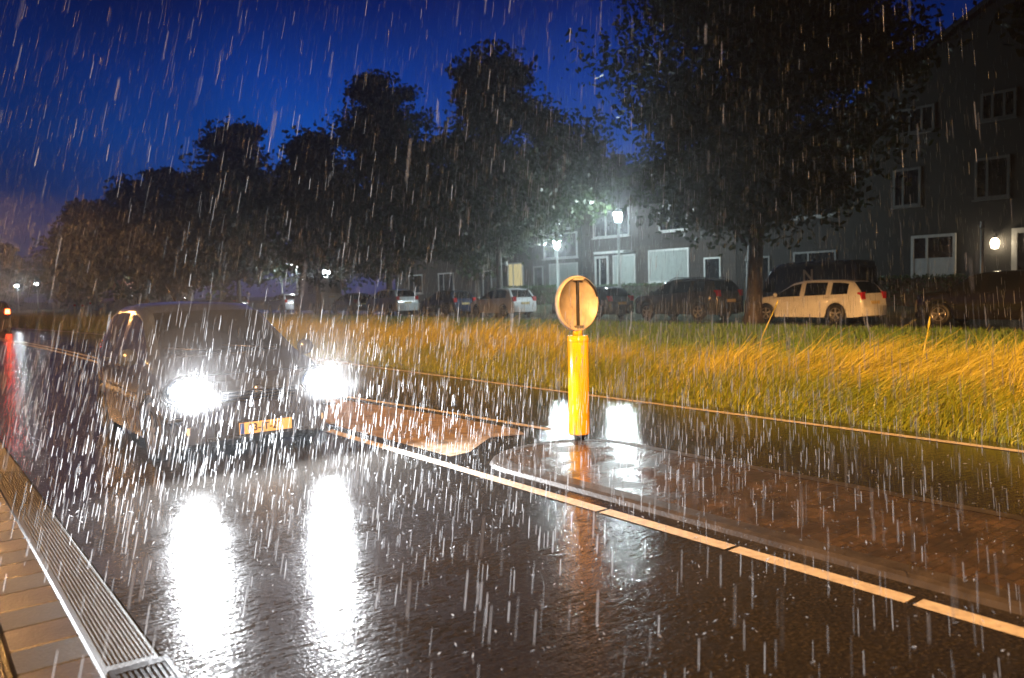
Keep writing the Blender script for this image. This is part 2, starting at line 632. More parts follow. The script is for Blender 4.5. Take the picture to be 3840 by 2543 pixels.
def strip(name, x0, x1, y0, y1, z, m, step=1.0, follow=True):
    mb = MB()
    n = max(1, int((y1 - y0) / step))
    vs, fs = [], []
    for i in range(n + 1):
        y = y0 + (y1 - y0) * i / n
        b = bend(y) if follow else 0
        a0 = x0(y) if callable(x0) else x0
        a1 = x1(y) if callable(x1) else x1
        vs += [(a0 + b, y, z), (a1 + b, y, z)]
    for i in range(n):
        fs.append((2 * i, 2 * i + 1, 2 * i + 3, 2 * i + 2))
    mb.add(vs, fs)
    return mb.build(name, m)


# ground sheet
ys = list(np.arange(-60, 120, 4.0)) + [150, 200, 300, 500, 900]
xs = [-600, -60, -20, -6, -2.6, -2.5, 8.34, 8.35, 8.9, 11, 14, 18, 22, 30, 31, 33.5, 60, 120, 700]
vs, fs = [], []
for y in ys:
    for x in xs:
        b = bend(min(y, 150)) if x < 12 else bend(min(y, 150)) * max(0, (22 - x)) / 10 if x < 22 else 0
        vs.append((x + b, y, gz(x) if x > 8.3 else -0.05))
nx = len(xs)
for j in range(len(ys) - 1):
    for i in range(nx - 1):
        fs.append((j * nx + i, j * nx + i + 1, (j + 1) * nx + i + 1, (j + 1) * nx + i))
mb = MB()
mb.add(vs, fs, 0, True)
tag(mb.build('ground', M_VERGE), kind='structure')

tag(strip('road', 0.845, 8.45, -30, 170, 0.0, M_ROAD, 1.0), kind='structure')
tag(strip('parking_strip', 22.6, 30.6, -15, 110, 0.215, M_ROAD, 5, False), kind='structure')


# painted lines (4 mm above the road)
def near_line(y):
    return 3.93 if y < 9 else float(np.interp(y, [9, 24, 200], [3.93, 3.98, 3.98]))


def far_line(y):
    return float(np.interp(y, [-30, 6, 9, 24, 200], [5.86, 5.86, 5.68, 4.26, 4.26]))


mb = MB()


def seg(y0, y1, fn, w, n=None):
    n = n or max(1, int((y1 - y0) / 0.8))
    vs, fs = [], []
    for i in range(n + 1):
        y = y0 + (y1 - y0) * i / n
        b = bend(y)
        vs += [(fn(y) - w / 2 + b, y, 0.004), (fn(y) + w / 2 + b, y, 0.004)]
    for i in range(n):
        fs.append((2 * i, 2 * i + 1, 2 * i + 3, 2 * i + 2))
    mb.add(vs, fs)


for a, c in [(-6, -0.6), (-0.57, 1.86), (1.90, 2.96), (2.99, 4.08), (4.11, 40), (40, 160)]:
    seg(a, c, near_line, 0.115)
seg(6.9, 160, far_line, 0.10)
tag(mb.build('centre_line', M_LINE), kind='structure')
mb = MB()
for a in (-20, 0, 20, 40, 60, 80, 100, 120, 140):
    seg(a, a + 20, lambda y: 8.12, 0.11, 20)
tag(mb.build('edge_line', M_LINE), kind='structure')
# solid painted patch ahead of the island nose
mb = MB()
vs = [(4.16, 6.45), (4.42, 6.50), (4.72, 6.74), (5.02, 6.98), (5.42, 6.86), (5.56, 7.2), (5.50, 8.8), (5.12, 12.2), (4.75, 15.5), (4.40, 19), (4.20, 19), (4.15, 13), (4.14, 9)]
vs.reverse()
mb.add([(x, y, 0.004) for x, y in vs], [tuple(range(len(vs) - 1, -1, -1))])
tag(mb.build('road_marking', mat('worn_patch_paint', (0.36, 0.28, 0.20), 0.5, noise=(0.35, 1.15), nscale=7, bump=0.003, bscale=70)), kind='structure')

# refuge island: raised kerb ring with rounded nose, paved top
def outline(o, n=12, ybot=-14):
    x0, x1, yn = 4.14 + o, 5.80 - o, 5.6
    r = (x1 - x0) / 2
    cx = (x0 + x1) / 2
    pts = [(x0, ybot + o)]
    for i in range(n + 1):
        t = PI - PI * i / n
        pts.append((cx + r * math.cos(t), yn + 0.8 * r * math.sin(t)))
    pts.append((x1, ybot + o))
    return pts


rings = [(outline(0), 0.0), (outline(0.02), 0.028), (outline(0.05), 0.043), (outline(0.17), 0.045)]
mb = MB()
vs = []
for p, z in rings:
    vs += [(x, y, z) for x, y in p]
n = len(rings[0][0])
fs = []
for k in range(3):
    for i in range(n):
        j = (i + 1) % n
        fs.append((k * n + i, k * n + n + i, k * n + n + j, k * n + j))
mb.add(vs, fs)
tag(mb.build('island_kerb', mat('island_kerb_stone', (0.05, 0.042, 0.036), 0.45, noise=(0.6, 1.4), nscale=9, bump=0.004, bscale=60)), kind='structure')
mb = MB()
p = outline(0.171)
mb.add([(x, y, 0.043) for x, y in p], [tuple(range(len(p) - 1, -1, -1))])
tag(mb.build('traffic_island', M_ISLE), kind='structure')

# bus stop edge: blocks, studded gutter strip, pavement
mb = MB()
y, k = -12.0, 0
PITCH_B = 0.267
y0 = 3.66 - PITCH_B * 60
for k in range(160):
    a = y0 + k * PITCH_B
    dark = k % 2 == 0
    b = bend(a)
    mb.box(0.285 + b, 0.553 + b, a + 0.003, a + PITCH_B - 0.003, -0.1, 0.12, 1 if dark else 0, 0.008)
tag(mb.build('kerb', [M_LIGHTB, M_DARKB]), kind='structure')
mb = MB()
vs, fs = [], []
for i in range(60):
    a = -12 + i
    b = bend(a)
    for x, z in [(0.553, 0.06), (0.575, 0.035), (0.60, 0.016), (0.64, 0.012), (0.83, 0.003), (0.843, -0.012)]:
        vs.append((x + b, a, z))
for i in range(59):
    for k in range(5):
        fs.append((i * 6 + k, i * 6 + k + 1, i * 6 + k + 7, i * 6 + k + 6))
mb.add(vs, fs, 0, False)
# studs
st = MB()
tag(mb.build('gutter', M_GUT), kind='structure')
q, v = [], []
for i in range(240):
    for j in range(11):
        yy, xx = 3.78 + i * 0.021, 0.632 + j * 0.0185
        zz = 0.012 - (xx - 0.64) * 0.047
        o = len(v)
        w, h = 0.0062, 0.0035
        v += [(xx - w, yy - w, zz), (xx + w, yy - w, zz), (xx + w, yy + w, zz), (xx - w, yy + w, zz),
              (xx - w * .6, yy - w * .6, zz + h), (xx + w * .6, yy - w * .6, zz + h), (xx + w * .6, yy + w * .6, zz + h), (xx - w * .6, yy + w * .6, zz + h)]
        q += [(o + 4, o + 5, o + 6, o + 7), (o, o + 1, o + 5, o + 4), (o + 1, o + 2, o + 6, o + 5), (o + 2, o + 3, o + 7, o + 6), (o + 3, o, o + 4, o + 7)]
tag(np_mesh('gutter_studs', np.array(v), np.array(q), M_GUT), kind='structure')
mb = MB()
for i in range(60):
    for j in range(8):
        a, x = -6 + i * 0.302, 0.262 - (j + 1) * 0.302
        mb.box(x + 0.003, x + 0.297, a + 0.003, a + 0.297, -0.1, 0.105 + R.uniform(-.003, .003), 0, 0.006)
tag(mb.build('pavement', M_PAVE), kind='structure')
strip_o = strip('pavement_base', -8, 0.284, -14, 60, 0.06, M_PAVE, 2)
tag(strip_o, kind='structure')

# drain grate set into the strip
g = thing('drain_grate', 'cast iron drain grate with long slots set in the gutter strip', 'drain', (0.735, 3.47, 0.0))
mb = MB()
mb.box(-0.115, 0.115, -0.21, 0.21, -0.02, 0.009)
mb.build('basin', mat('drain_pit', (0.004, 0.004, 0.004), 0.5, noise=(0.6, 1.4)), g)
mb = MB()
mb.box(-0.12, -0.10, -0.22, 0.22, 0.0, 0.022)
mb.box(0.10, 0.12, -0.22, 0.22, 0.0, 0.022)
mb.box(-0.099, 0.099, 0.165, 0.22, 0.0, 0.021)
mb.box(-0.099, 0.099, -0.22, -0.19, 0.0, 0.021)
mb.box(-0.099, 0.099, -0.02, 0.0, 0.0, 0.020)
mb.build('frame', M_IRON, g)
mb = MB()
for i in range(9):
    x = -0.092 + i * 0.023
    mb.box(x - 0.006, x + 0.006, 0.001, 0.164, 0.0, 0.019)
    mb.box(x - 0.006, x + 0.006, -0.189, -0.021, 0.0, 0.019)
mb.build('bars', M_IRON, g)

# ------------------------------------------------------------------ bollard
b = thing('traffic_bollard', 'yellow island bollard topped by a round sign seen from behind', 'bollard', (5.49, 6.05, 0.044))
mb = MB()
mb.lathe([(0.055, 0), (0.055, 0.05), (0.10, 0.05), (0.10, 0.075)], 20)
mb.build('foot', M_BLACK, b)
mb = MB()
mb.lathe([(0.104, 0.062), (0.107, 0.075), (0.107, 1.06), (0.104, 1.075), (0.05, 1.078)], 40)
mb.build('column', M_YEL, b)
mb = MB()
mb.lathe([(0.109, 1.012), (0.112, 1.016), (0.112, 1.05), (0.109, 1.054)], 32)
mb.build('collar', M_YEL, b)
mb = MB()
mb.lathe([(0.048, 1.078), (0.048, 1.15)], 16)
mb.build('neck', M_YEL, b)
s = thing('sign_disc', None, None)
s.parent = b
ZD, RD = 1.405, 0.282
mb = MB()
mb.lathe([(0.0, 0.028), (RD - 0.012, 0.028), (RD, 0.02), (RD, -0.022), (RD - 0.010, -0.03), (RD - 0.022, -0.03), (RD - 0.024, -0.006), (0.0, -0.006)], 48, (0, 0, ZD), 'y')
sd = mb.build('sign_disc', M_SIGN, b)
bpy.data.objects.remove(s)
mb = MB()
mb.box(-0.022, 0.0, -0.042, -0.007, ZD - 0.25, ZD + 0.235, 0, 0.004)
mb.build('channel', M_BLACK, sd)  # real channel, coloured black to hold its shadow as well
mb = MB()
mb.box(-0.07, 0.05, -0.05, -0.008, ZD + 0.236, ZD + 0.256)
mb.build('bracket', M_SIGN, sd)
mb = MB()
mb.box(-0.05, 0.05, -0.05, -0.008, ZD - 0.255, ZD - 0.225)
mb.build('bracket', M_GALV, sd)
mb = MB()
pts = [(RD * 0.93 * math.cos(t), -0.031, ZD + RD * 0.93 * math.sin(t)) for t in np.linspace(0.25, 1.25, 14)]
mb.tube(pts, 0.009, 6)
mb.build('dark_slit', M_BLACK, sd)  # black arc drawn for the shade in the slit between rim and plate
mb = MB()
mb.box(-0.06, 0.06, -0.05, 0.05, 1.125, 1.16, 0, 0.01)
mb.build('clamp', M_SIGN, b)

# ------------------------------------------------------------------ cars
CAR_PROFILES = {
    # top outline (s 0..1 from nose to tail, fraction of height), belt outline, cowl, roof front, rear glass start/end, window spans
    'hatch': dict(top=[(0, .36), (.012, .44), (.03, .49), (.08, .545), (.16, .60), (.245, .645), (.27, .66), (.44, .93), (.52, .98), (.62, 1.0), (.78, .985), (.86, .94), (.885, .91), (.955, .66), (.985, .55), (1, .4)],
                  belt=[(0, .34), (.012, .41), (.03, .46), (.08, .51), (.16, .555), (.245, .595), (.9, .66), (.955, .64), (.985, .53), (1, .38)],
                  cowl=.255, rf=.44, rg=(.875, .955), win=[(.27, .56), (.60, .84)]),
    'estate': dict(top=[(0, .38), (.012, .45), (.04, .51), (.12, .585), (.24, .635), (.27, .655), (.41, .93), (.5, .99), (.6, 1.0), (.8, .98), (.90, .94), (.915, .92), (.975, .66), (.99, .55), (1, .4)],
                   belt=[(0, .36), (.012, .42), (.04, .48), (.12, .545), (.24, .59), (.92, .66), (.975, .64), (.99, .53), (1, .38)],
                   cowl=.25, rf=.41, rg=(.91, .975), win=[(.26, .49), (.53, .71), (.75, .88)]),
    'suv': dict(top=[(0, .40), (.012, .49), (.03, .56), (.10, .61), (.22, .645), (.25, .665), (.38, .93), (.47, .985), (.58, 1.0), (.8, .98), (.89, .94), (.905, .92), (.97, .68), (.99, .58), (1, .42)],
                belt=[(0, .38), (.012, .46), (.03, .53), (.10, .575), (.22, .61), (.92, .69), (.97, .66), (.99, .56), (1, .40)],
                cowl=.235, rf=.38, rg=(.90, .97), win=[(.25, .46), (.50, .69), (.73, .85)]),
    'van': dict(top=[(0, .32), (.012, .38), (.03, .42), (.10, .47), (.13, .49), (.15, .50), (.26, .90), (.31, .97), (.40, 1.0), (.9, 1.0), (.97, .98), (.982, .96), (.992, .55), (.996, .5), (1, .4)],
                belt=[(0, .30), (.012, .36), (.03, .40), (.10, .44), (.14, .46), (.9, .50), (.98, .50), (.996, .45), (1, .38)],
                cowl=.14, rf=.26, rg=(.984, .992), win=[(.15, .31)]),
}


def make_wheel(parent, x, y, r, wd, side, spokes=5):
    mb = MB()
    c = (x, y, r)
    h = wd / 2
    mb.lathe([(r * .62, -h * .8), (r * .66, -h), (r * .93, -h), (r, -h * .6), (r, h * .6), (r * .93, h), (r * .66, h), (r * .62, h * .8)], 26, c, 'x')
    w = mb.build('wheel', M_TYRE, parent)
    mb = MB()
    o = side * h * 0.86
    mb.lathe([(r * .60, o * .2), (r * .645, o), (r * .58, o * 1.02), (r * .56, o * .7)], 26, c, 'x')
    mb.lathe([(0.0, o * 1.0), (r * .14, o * 1.0), (r * .16, o * .7)], 12, c, 'x')
    for k in range(spokes):
        t = 2 * PI * k / spokes + 0.3
        ca, sa = math.cos(t), math.sin(t)
        vs = []
        for rr, hw in ((r * .12, r * .07), (r * .6, r * .10)):
            for q in (-1, 1):
                for xx in (o * .75, o * .97):
                    vs.append((x + xx, y + ca * rr - sa * hw * q, r + sa * rr + ca * hw * q))
        mb.add(vs, [(0, 1, 3, 2), (4, 6, 7, 5), (0, 4, 5, 1), (2, 3, 7, 6), (1, 5, 7, 3), (0, 2, 6, 4)])
    mb.build('rim', M_RIM, w)
    return w


def car(name, label, cat, kind, L, Wd, H, paint, loc, rz, group=None, wb=0.62, wr=0.31, clear=0.19, lights=None, roofrail=False,
        front_axle=0.19, detail=False):
    P = CAR_PROFILES[kind]
    t = thing(name, label, cat, loc, rz, group)
    top = lambda s: float(np.interp(s, *zip(*P['top']))) * H
    belt = lambda s: float(np.interp(s, *zip(*P['belt']))) * H
    plan = lambda s: float(np.interp(s, [0, .01, .035, .08, .16, .3, .8, .92, .985, 1], [.66, .78, .88, .95, .985, 1, 1, .97, .9, .84])) * Wd / 2
    wc = [front_axle, front_axle + wb]
    ra = (wr + 0.045)
    ss = set(np.linspace(0, 1, 34).round(4)) | {.004, .012, .02, .05, .985, .992}
    for c in wc:
        for d in (-1, -.97, -.88, -.7, -.45, -.2, 0, .2, .45, .7, .88, .97, 1):
            ss.add(round(c + d * ra / L, 4))
    for a in [P['cowl'], P['rf'], *P['rg']] + [q for w_ in P['win'] for q in w_]:
        ss.add(round(a, 4))
    ss = sorted(s for s in ss if 0 <= s <= 1)
    roofw = (0.74 if kind != 'van' else 0.88) * Wd / 2
    ring = []
    for s in ss:
        y = L / 2 - s * L
        w = plan(s)
        zt, zb = top(s), belt(s)
        z0 = clear + 0.05 * max(0, (s - .93) / .07) + 0.05 * max(0, (.05 - s) / .05)
        for c in wc:
            d = abs(s - c) * L
            if d < ra:
                z0 = max(z0, wr + math.sqrt(max(0, ra * ra - d * d)))
        fr = min(1, max(0, (zt - zb) / (0.34 * H)))
        xr = (w * 0.93) * (1 - fr) + roofw * fr * (w / (Wd / 2)) ** .4
        z1 = max(clear + .12, z0 + 0.02)
        z2 = max(0.5 * (clear + zb) + .04, z1 + 0.015)
        z2 = min(z2, zb - 0.04)
        z1 = min(z1, z2 - 0.01)
        z0 = min(z0, z1 - 0.01)
        dz = zt - zb
        xs_ = [(w * .965, z0), (w * .995, z1), (w * 1.0, z2), (w * .985, zb - .05), (w * .955, zb),
               (xr + (w * .955 - xr) * .12, zb + dz * .80), (xr * .97, zb + dz * .90), (xr * .86, zb + dz * .965), (xr * .45, zb + dz * .995), (0, zt)]
        ring.append([(x, y, z) for x, z in xs_])
    body, wsh, rgl = MB(), MB(), MB()
    sides = {}
    NRW = len(ring[0])
    for sd in (-1, 1):
        for i in range(len(ss) - 1):
            mid = (ss[i] + ss[i + 1]) / 2
            for k in range(NRW - 1):
                q = [ring[i][k], ring[i + 1][k], ring[i + 1][k + 1], ring[i][k + 1]]
                q = [(x * sd, y, z) for x, y, z in q]
                if sd > 0:
                    q.reverse()
                tgt = body
                if k in (7, 8) or (k == 6 and False):
                    if P['cowl'] < mid < P['rf']:
                        tgt = wsh
                    elif P['rg'][0] < mid < P['rg'][1]:
                        tgt = rgl
                if k == 4:
                    for wi, (a, c) in enumerate(P['win']):
                        if a < mid < c:
                            tgt = sides.setdefault((sd, wi), MB())
                tgt.add(q, [(0, 1, 2, 3)], 0, True)
    for s_i in (0, len(ss) - 1):  # nose and tail caps
        for k in range(NRW - 1):
            a, c = ring[s_i][k], ring[s_i][k + 1]
            q = [a, c, (-c[0], c[1], c[2]), (-a[0], a[1], a[2])]
            body.add(q, [(0, 1, 2, 3)], 0, True)

    def weld(o):
        import bmesh
        bm = bmesh.new()
        bm.from_mesh(o.data)
        bmesh.ops.remove_doubles(bm, verts=bm.verts, dist=0.0004)
        bmesh.ops.recalc_face_normals(bm, faces=bm.faces)
        bm.to_mesh(o.data)
        bm.free()
    bo = body.build('body', paint, t)
    weld(bo)
    o = wsh.build('windscreen', M_GLASS, t)
    weld(o)
    if kind != 'van':
        o = rgl.build('rear_window', M_GLASS, t)
        weld(o)
    for k_, mbx in sides.items():
        weld(mbx.build('side_window', M_GLASS, t))
    # dark underside with wheel wells
    mb = MB()
    mb.box(-Wd * .36, Wd * .36, -L * .46, L * .455, clear - 0.02, belt(.5) - .12)
    mb.build('underbody', M_BLACK, t)
    for c in wc:
        for sd in (-1, 1):
            make_wheel(t, sd * (Wd / 2 - 0.115), L / 2 - c * L, wr, 0.19, sd, 5 if kind != 'van' else 7)
    # lamps, mirrors, plates
    zh = belt(.03) - 0.06
    for sd in (-1, 1):
        mb = MB()
        yh = L / 2 - .035 * L
        wv = plan(.03)
        vs = [(sd * wv * .98, yh - .16, zh + .05), (sd * wv * .96, yh - .02, zh - .08), (sd * wv * .55, yh + .09, zh - .08), (sd * wv * .60, yh + .06, zh + .055),
              (sd * wv * .88, yh - .22, zh + .05), (sd * wv * .85, yh - .1, zh - .08), (sd * wv * .5, yh - .05, zh - .08), (sd * wv * .55, yh - .1, zh + .055)]
        mb.add(vs, [(0, 1, 2, 3), (4, 7, 6, 5), (0, 4, 5, 1), (2, 6, 7, 3), (0, 3, 7, 4), (1, 5, 6, 2)], 0, False)
        if lights != 'main':
            mb.build('headlight', M_HEADOFF, t)
        mb = MB()
        zt_ = belt(.95) * .92
        yt = -L / 2 + .012 * L
        wv = plan(.985)
        vs = []
        for (yy, e) in ((yt - .012, 0.0), (yt + .16, .045)):
            vs += [(sd * (wv * .70), yy, zt_ - .10), (sd * (wv * .985 + e * .2), yy, zt_ - .10), (sd * (wv * .97 + e * .2), yy, zt_ + .14), (sd * (wv * .74), yy, zt_ + .14)]
        mb.add(vs, [(0, 1, 2, 3), (7, 6, 5, 4), (1, 5, 6, 2), (0, 4, 5, 1), (3, 2, 6, 7), (0, 3, 7, 4)])
        mb.build('tail_light', M_RED if lights == 'tail' else M_TAILOFF, t)
        mb = MB()
        ym = L / 2 - (P['cowl'] + .045) * L
        xm, zm = plan(.3) + 0.085, belt(.3) + 0.075
        mb.lathe([(0.0, -.06), (.05, -.055), (.085, -.02), (.09, .02), (.085, .035)], 14, (sd * xm, ym, zm), 'y')
        mb.box(sd * xm - .09, sd * xm + .02, ym - .01, ym + .015, zm - .07, zm - .05) if sd > 0 else mb.box(sd * xm - .02, sd * xm + .09, ym - .01, ym + .015, zm - .07, zm - .05)
        mb.build('mirror', paint, t)
    if roofrail:
        for sd in (-1, 1):
            mb = MB()
            mb.tube([(sd * roofw * .86, L / 2 - .42 * L, H * .955), (sd * roofw * .87, L / 2 - .48 * L, H * 1.012), (sd * roofw * .87, L / 2 - .8 * L, H * 1.0), (sd * roofw * .86, L / 2 - .87 * L, H * .95)], 0.018, 8)
            mb.build('roof_rail', M_CHROME, t)
    mb = MB()
    mb.box(-.26, .26, -L / 2 - .012, -L / 2 + .02, H * .42, H * .42 + .11)
    if not detail:
        mb.build('number_plate', M_PLATE, t)
    # door handles
    for sd in (-1, 1):
        for a in ([.52, .72] if kind != 'van' else [.3]):
            mb = MB()
            zz = belt(a) - .09
            mb.box(min(sd * plan(a), sd * (plan(a) + .025)) - .012, max(sd * plan(a), sd * (plan(a) + .025)) - .002, L / 2 - a * L - .08, L / 2 - a * L + .08, zz, zz + .025)
            mb.build('door_handle', paint, t)
    return t


def paint(name, col, rough=0.16):
    return mat(name, col, rough, coat=0.8, noise=(0.9, 1.08), nscale=2, bump=0.0015, bscale=140)


P_WHITE = paint('white_car_paint', (0.68, 0.70, 0.74))
P_BLK = paint('black_car_paint', (0.012, 0.012, 0.014), 0.1)
P_DARK = paint('dark_grey_car_paint', (0.05, 0.053, 0.058), 0.12)
P_NAVY = paint('navy_car_paint', (0.03, 0.04, 0.075), 0.14)
P_SILV = paint('silver_car_paint', (0.6, 0.61, 0.62), 0.2)
P_BEIGE = paint('cream_van_paint', (0.68, 0.64, 0.58), 0.25)

# --- the oncoming car, headlights on
CX, CYF, CL, CW, CH = 2.72, 7.6, 3.55, 1.70, 1.57
mc = car('oncoming_car', 'dark blue hatchback driving through the rain with both headlights blazing', 'car', 'hatch', CL, CW, CH, P_NAVY,
         (CX, CYF + CL / 2, 0), PI, None, 0.66, 0.30, 0.19, 'main', front_axle=0.205, detail=True)
hl = CL / 2
for sd in (-1, 1):
    # housing, lens and bulb
    mb = MB()
    c = (sd * 0.645, hl - 0.075, 0.735)
    vs, n = [], 20
    for (e, yo) in ((1.0, -0.10), (1.12, 0.0), (1.08, 0.045)):
        for k in range(n):
            a = 2 * PI * k / n
            vs.append((c[0] + 0.185 * e * math.cos(a), c[1] + yo - abs(c[0] + .18 * math.cos(a)) * .10 + .06, c[2] + 0.132 * e * math.sin(a)))
    fs = [(i * n + k, i * n + (k + 1) % n, (i + 1) * n + (k + 1) % n, (i + 1) * n + k) for i in range(2) for k in range(n)]
    mb.add(vs, fs, 0, True)
    h_o = mb.build('headlight', M_BLACK, mc)
    mb = MB()
    vs = [(c[0], c[1] + .035 - abs(c[0]) * .1 + .06, c[2])]
    for e, yo in ((.55, .035), (1.0, 0.02)):
        for k in range(n):
            a = 2 * PI * k / n
            vs.append((c[0] + 0.155 * e * math.cos(a), c[1] + yo - abs(c[0] + .16 * e * math.cos(a)) * .10 + .06, c[2] + 0.108 * e * math.sin(a)))
    fs = [(0, 1 + k, 1 + (k + 1) % n) for k in range(n)] + [(1 + k, 1 + n + k, 1 + n + (k + 1) % n, 1 + (k + 1) % n) for k in range(n)]
    mb.add(vs, fs, 0, True)
    mb.build('lens', M_LENS, h_o)
    # the beam of this headlamp: dipped cut-off, wide fan
    ld = bpy.data.lights.new('headlamp_beam', 'POINT')
    ld.energy = P_BEAM
    ld.color = (0.92, 0.96, 1.0)
    ld.shadow_soft_size = 0.05
    ld.use_nodes = True
    n_, l_ = ld.node_tree.nodes, ld.node_tree.links
    em = n_['Emission']
    tcx = N(n_, 'ShaderNodeTexCoord')
    sp = N(n_, 'ShaderNodeSeparateXYZ')
    l_.new(tcx.outputs['Normal'], sp.inputs[0])
    cut = N(n_, 'ShaderNodeMapRange', interpolation_type='SMOOTHSTEP')   # below the cut-off
    cut.inputs['From Min'].default_value = 0.03
    cut.inputs['From Max'].default_value = -0.05
    cut.inputs['To Min'].default_value = 0.2
    cut.inputs['To Max'].default_value = 1.0
    l_.new(sp.outputs['Z'], cut.inputs[0])
    fwd = N(n_, 'ShaderNodeMapRange', interpolation_type='SMOOTHSTEP')   # forward fan
    fwd.inputs['From Min'].default_value = 0.05
    fwd.inputs['From Max'].default_value = 0.8
    l_.new(sp.outputs['Y'], fwd.inputs[0])
    mu = N(n_, 'ShaderNodeMath', operation='MULTIPLY')
    l_.new(cut.outputs[0], mu.inputs[0])
    l_.new(fwd.outputs[0], mu.inputs[1])
    l_.new(mu.outputs[0], em.inputs['Strength'])
    lo = bpy.data.objects.new('headlamp_beam', ld)
    COL.objects.link(lo)
    lo.parent = h_o
    lo.location = (c[0], hl + 0.12, c[2])
# grille, intake, bumper trim, plate, wipers, bonnet badge
mb = MB()
for i in range(4):
    mb.box(-.36, .36, hl - .035, hl + .006, .60 + i * .03, .618 + i * .03)
mb.build('grille', M_BLACK, mc)
mb = MB()
mb.box(-.50, .50, hl - .04, hl + .014, .245, .285, 0, .008)
mb.box(-.44, .44, hl - .03, hl + .004, .287, .43)
mb.build('air_intake', M_BLACK, mc)
for sd in (-1, 1):
    mb = MB()
    mb.lathe([(0.055, -.03), (.06, 0.012), (.045, .02), (0, .02)], 16, (sd * .62, hl - .055, .36), 'y')
    mb.build('fog_lamp', M_HEADOFF, mc)
    mb = MB()
    mb.box(sd * .73 - .10, sd * .73 + .10, hl - .13, hl - .07, .455, .48, 0, .006)
    mb.build('bumper_strip', M_BLACK, mc)
mb = MB()
mb.box(-.26, .26, hl + .012, hl + .026, .285, .395, 0, .003)
pl = mb.build('number_plate', M_PLATE, mc, loc=(-0.05, 0, 0))
text_part('plate_characters', '03-JT-27', 0.098, M_INK, pl, (0.01, hl + .0275, .34), (PI / 2, 0, PI), 0.0006, 0.002, 0.98)
mb = MB()
mb.box(-.255, -.215, hl + .0265, hl + .0275, .288, .392)
mb.build('plate_band', mat('plate_blue', (0.02, 0.06, 0.4), 0.4, noise=(0.9, 1.1)), pl).location = (0.47, 0, 0)
mb = MB()
mb.lathe([(0.0, .012), (.045, .012), (.05, 0.0), (.05, -.03)], 20, (0, hl - .01, .70), 'y')
mb.build('badge', M_CHROME, mc)
cowl_y, cowl_z = hl - .262 * CL, CH * .66
for a, c in ((-.55, .02), (.05, .60)):
    mb = MB()
    mb.tube([(a, cowl_y + .02, cowl_z + .0), (c, cowl_y - .06, cowl_z + .055)], .009, 6)
    mb.build('wiper', M_BLACK, mc)
mb = MB()
mb.tube([(0.0, -.5 * CL * .55, CH * .985), (0.0, -.5 * CL * .80, CH * 1.13)], .006, 6)
mb.build('aerial', M_BLACK, mc)

# --- parked cars, noses all pointing up the street
G = 'cars parked along the house fronts'
ZP = 0.216
car('parked_car', 'black hatchback parked beside the white estate, cut off by the picture edge', 'car', 'suv', 4.35, 1.8, 1.62, P_BLK, (26.0, 10.0, ZP), 0, G, 0.61, 0.33, .2)
car('parked_estate_car', 'white estate car with dark windows parked right of the big tree trunk', 'car', 'estate', 4.55, 1.78, 1.50, P_WHITE, (26.0, 16.05, ZP), 0, G, 0.60, 0.32)
car('parked_suv', 'dark off-road car with silver roof rails parked left of the big tree trunk', 'car', 'suv', 4.55, 1.84, 1.70, P_DARK, (26.0, 21.9, ZP), 0, G, 0.60, 0.35, .24, roofrail=True)
car('parked_car', 'dark grey hatchback parked just right of the round sign', 'car', 'hatch', 4.2, 1.76, 1.48, P_DARK, (26.0, 27.7, ZP), 0, G, 0.61, 0.31)
car('parked_car', 'small silver hatchback whose tail shows left of the round sign', 'car', 'hatch', 4.1, 1.74, 1.52, P_SILV, (26.0, 34.7, ZP), 0, G, 0.61, 0.31)
car('parked_car', 'dark car with red tail lamp parked beyond the small silver hatchback', 'car', 'hatch', 4.1, 1.74, 1.48, P_NAVY, (26.1, 40.4, ZP), 0, G, 0.61, 0.31)
car('parked_people_carrier', 'pale people carrier with grey tailgate parked mid row', 'car', 'suv', 4.5, 1.82, 1.66, P_SILV, (26.1, 47.2, ZP), 0, G, 0.61, 0.32)
car('parked_car', 'dark car between the pale people carrier and the cream camper van', 'car', 'hatch', 4.1, 1.74, 1.46, P_BLK, (26.3, 53.4, ZP), 0, G, 0.61, 0.31)
car('parked_car', 'white hatchback parked left of the cream camper van', 'car', 'hatch', 4.2, 1.76, 1.55, P_WHITE, (26.4, 66.5, ZP), 0, G, 0.61, 0.31)
car('parked_car', 'dark car at the far end of the parked row near the bend', 'car', 'estate', 4.4, 1.78, 1.5, P_DARK, (26.2, 79.0, ZP), 0, G, 0.61, 0.31)
cv = car('camper_van', 'tall cream camper van parked among the far cars', 'van', 'van', 5.6, 2.0, 2.75, P_BEIGE, (26.4, 59.8, ZP), 0, G, 0.60, 0.34)
mb = MB()
mb.box(-1.014, -1.004, -1.6, -0.7, 1.5, 2.05)
mb.build('side_window', M_GLASS, cv)
vn = car('parked_van', 'dark panel van with pale letter on its flank behind the white estate', 'van', 'van', 5.0, 1.95, 2.25, P_NAVY, (29.3, 18.3, ZP), 0, G, 0.60, 0.34)
text_part('lettering', 'N', 0.62, M_WHITEP, vn, (-0.972, -0.55, 1.66), (PI / 2, 0, -PI / 2), 0.004, 0.012)
tl = car('distant_car', 'distant car with glowing red tail lamp at the left picture edge', 'car', 'suv', 4.4, 1.8, 1.75, P_DARK, (4.05, 54.0, 0), 0, None, 0.61, 0.32, lights='tail')
fc = car('following_car', 'dark car following far behind the oncoming hatchback', 'car', 'hatch', 4.1, 1.75, 1.5, P_BLK, (10.6, 61, 0), PI, None, 0.61, 0.31)
fc.location = (24.2, 92.0, ZP)
fc.rotation_euler = (0, 0, 0)
fc['label'] = 'dark car at the very end of the parked row by the pale low building'
fc.name = 'parked_car'
fc['group'] = G

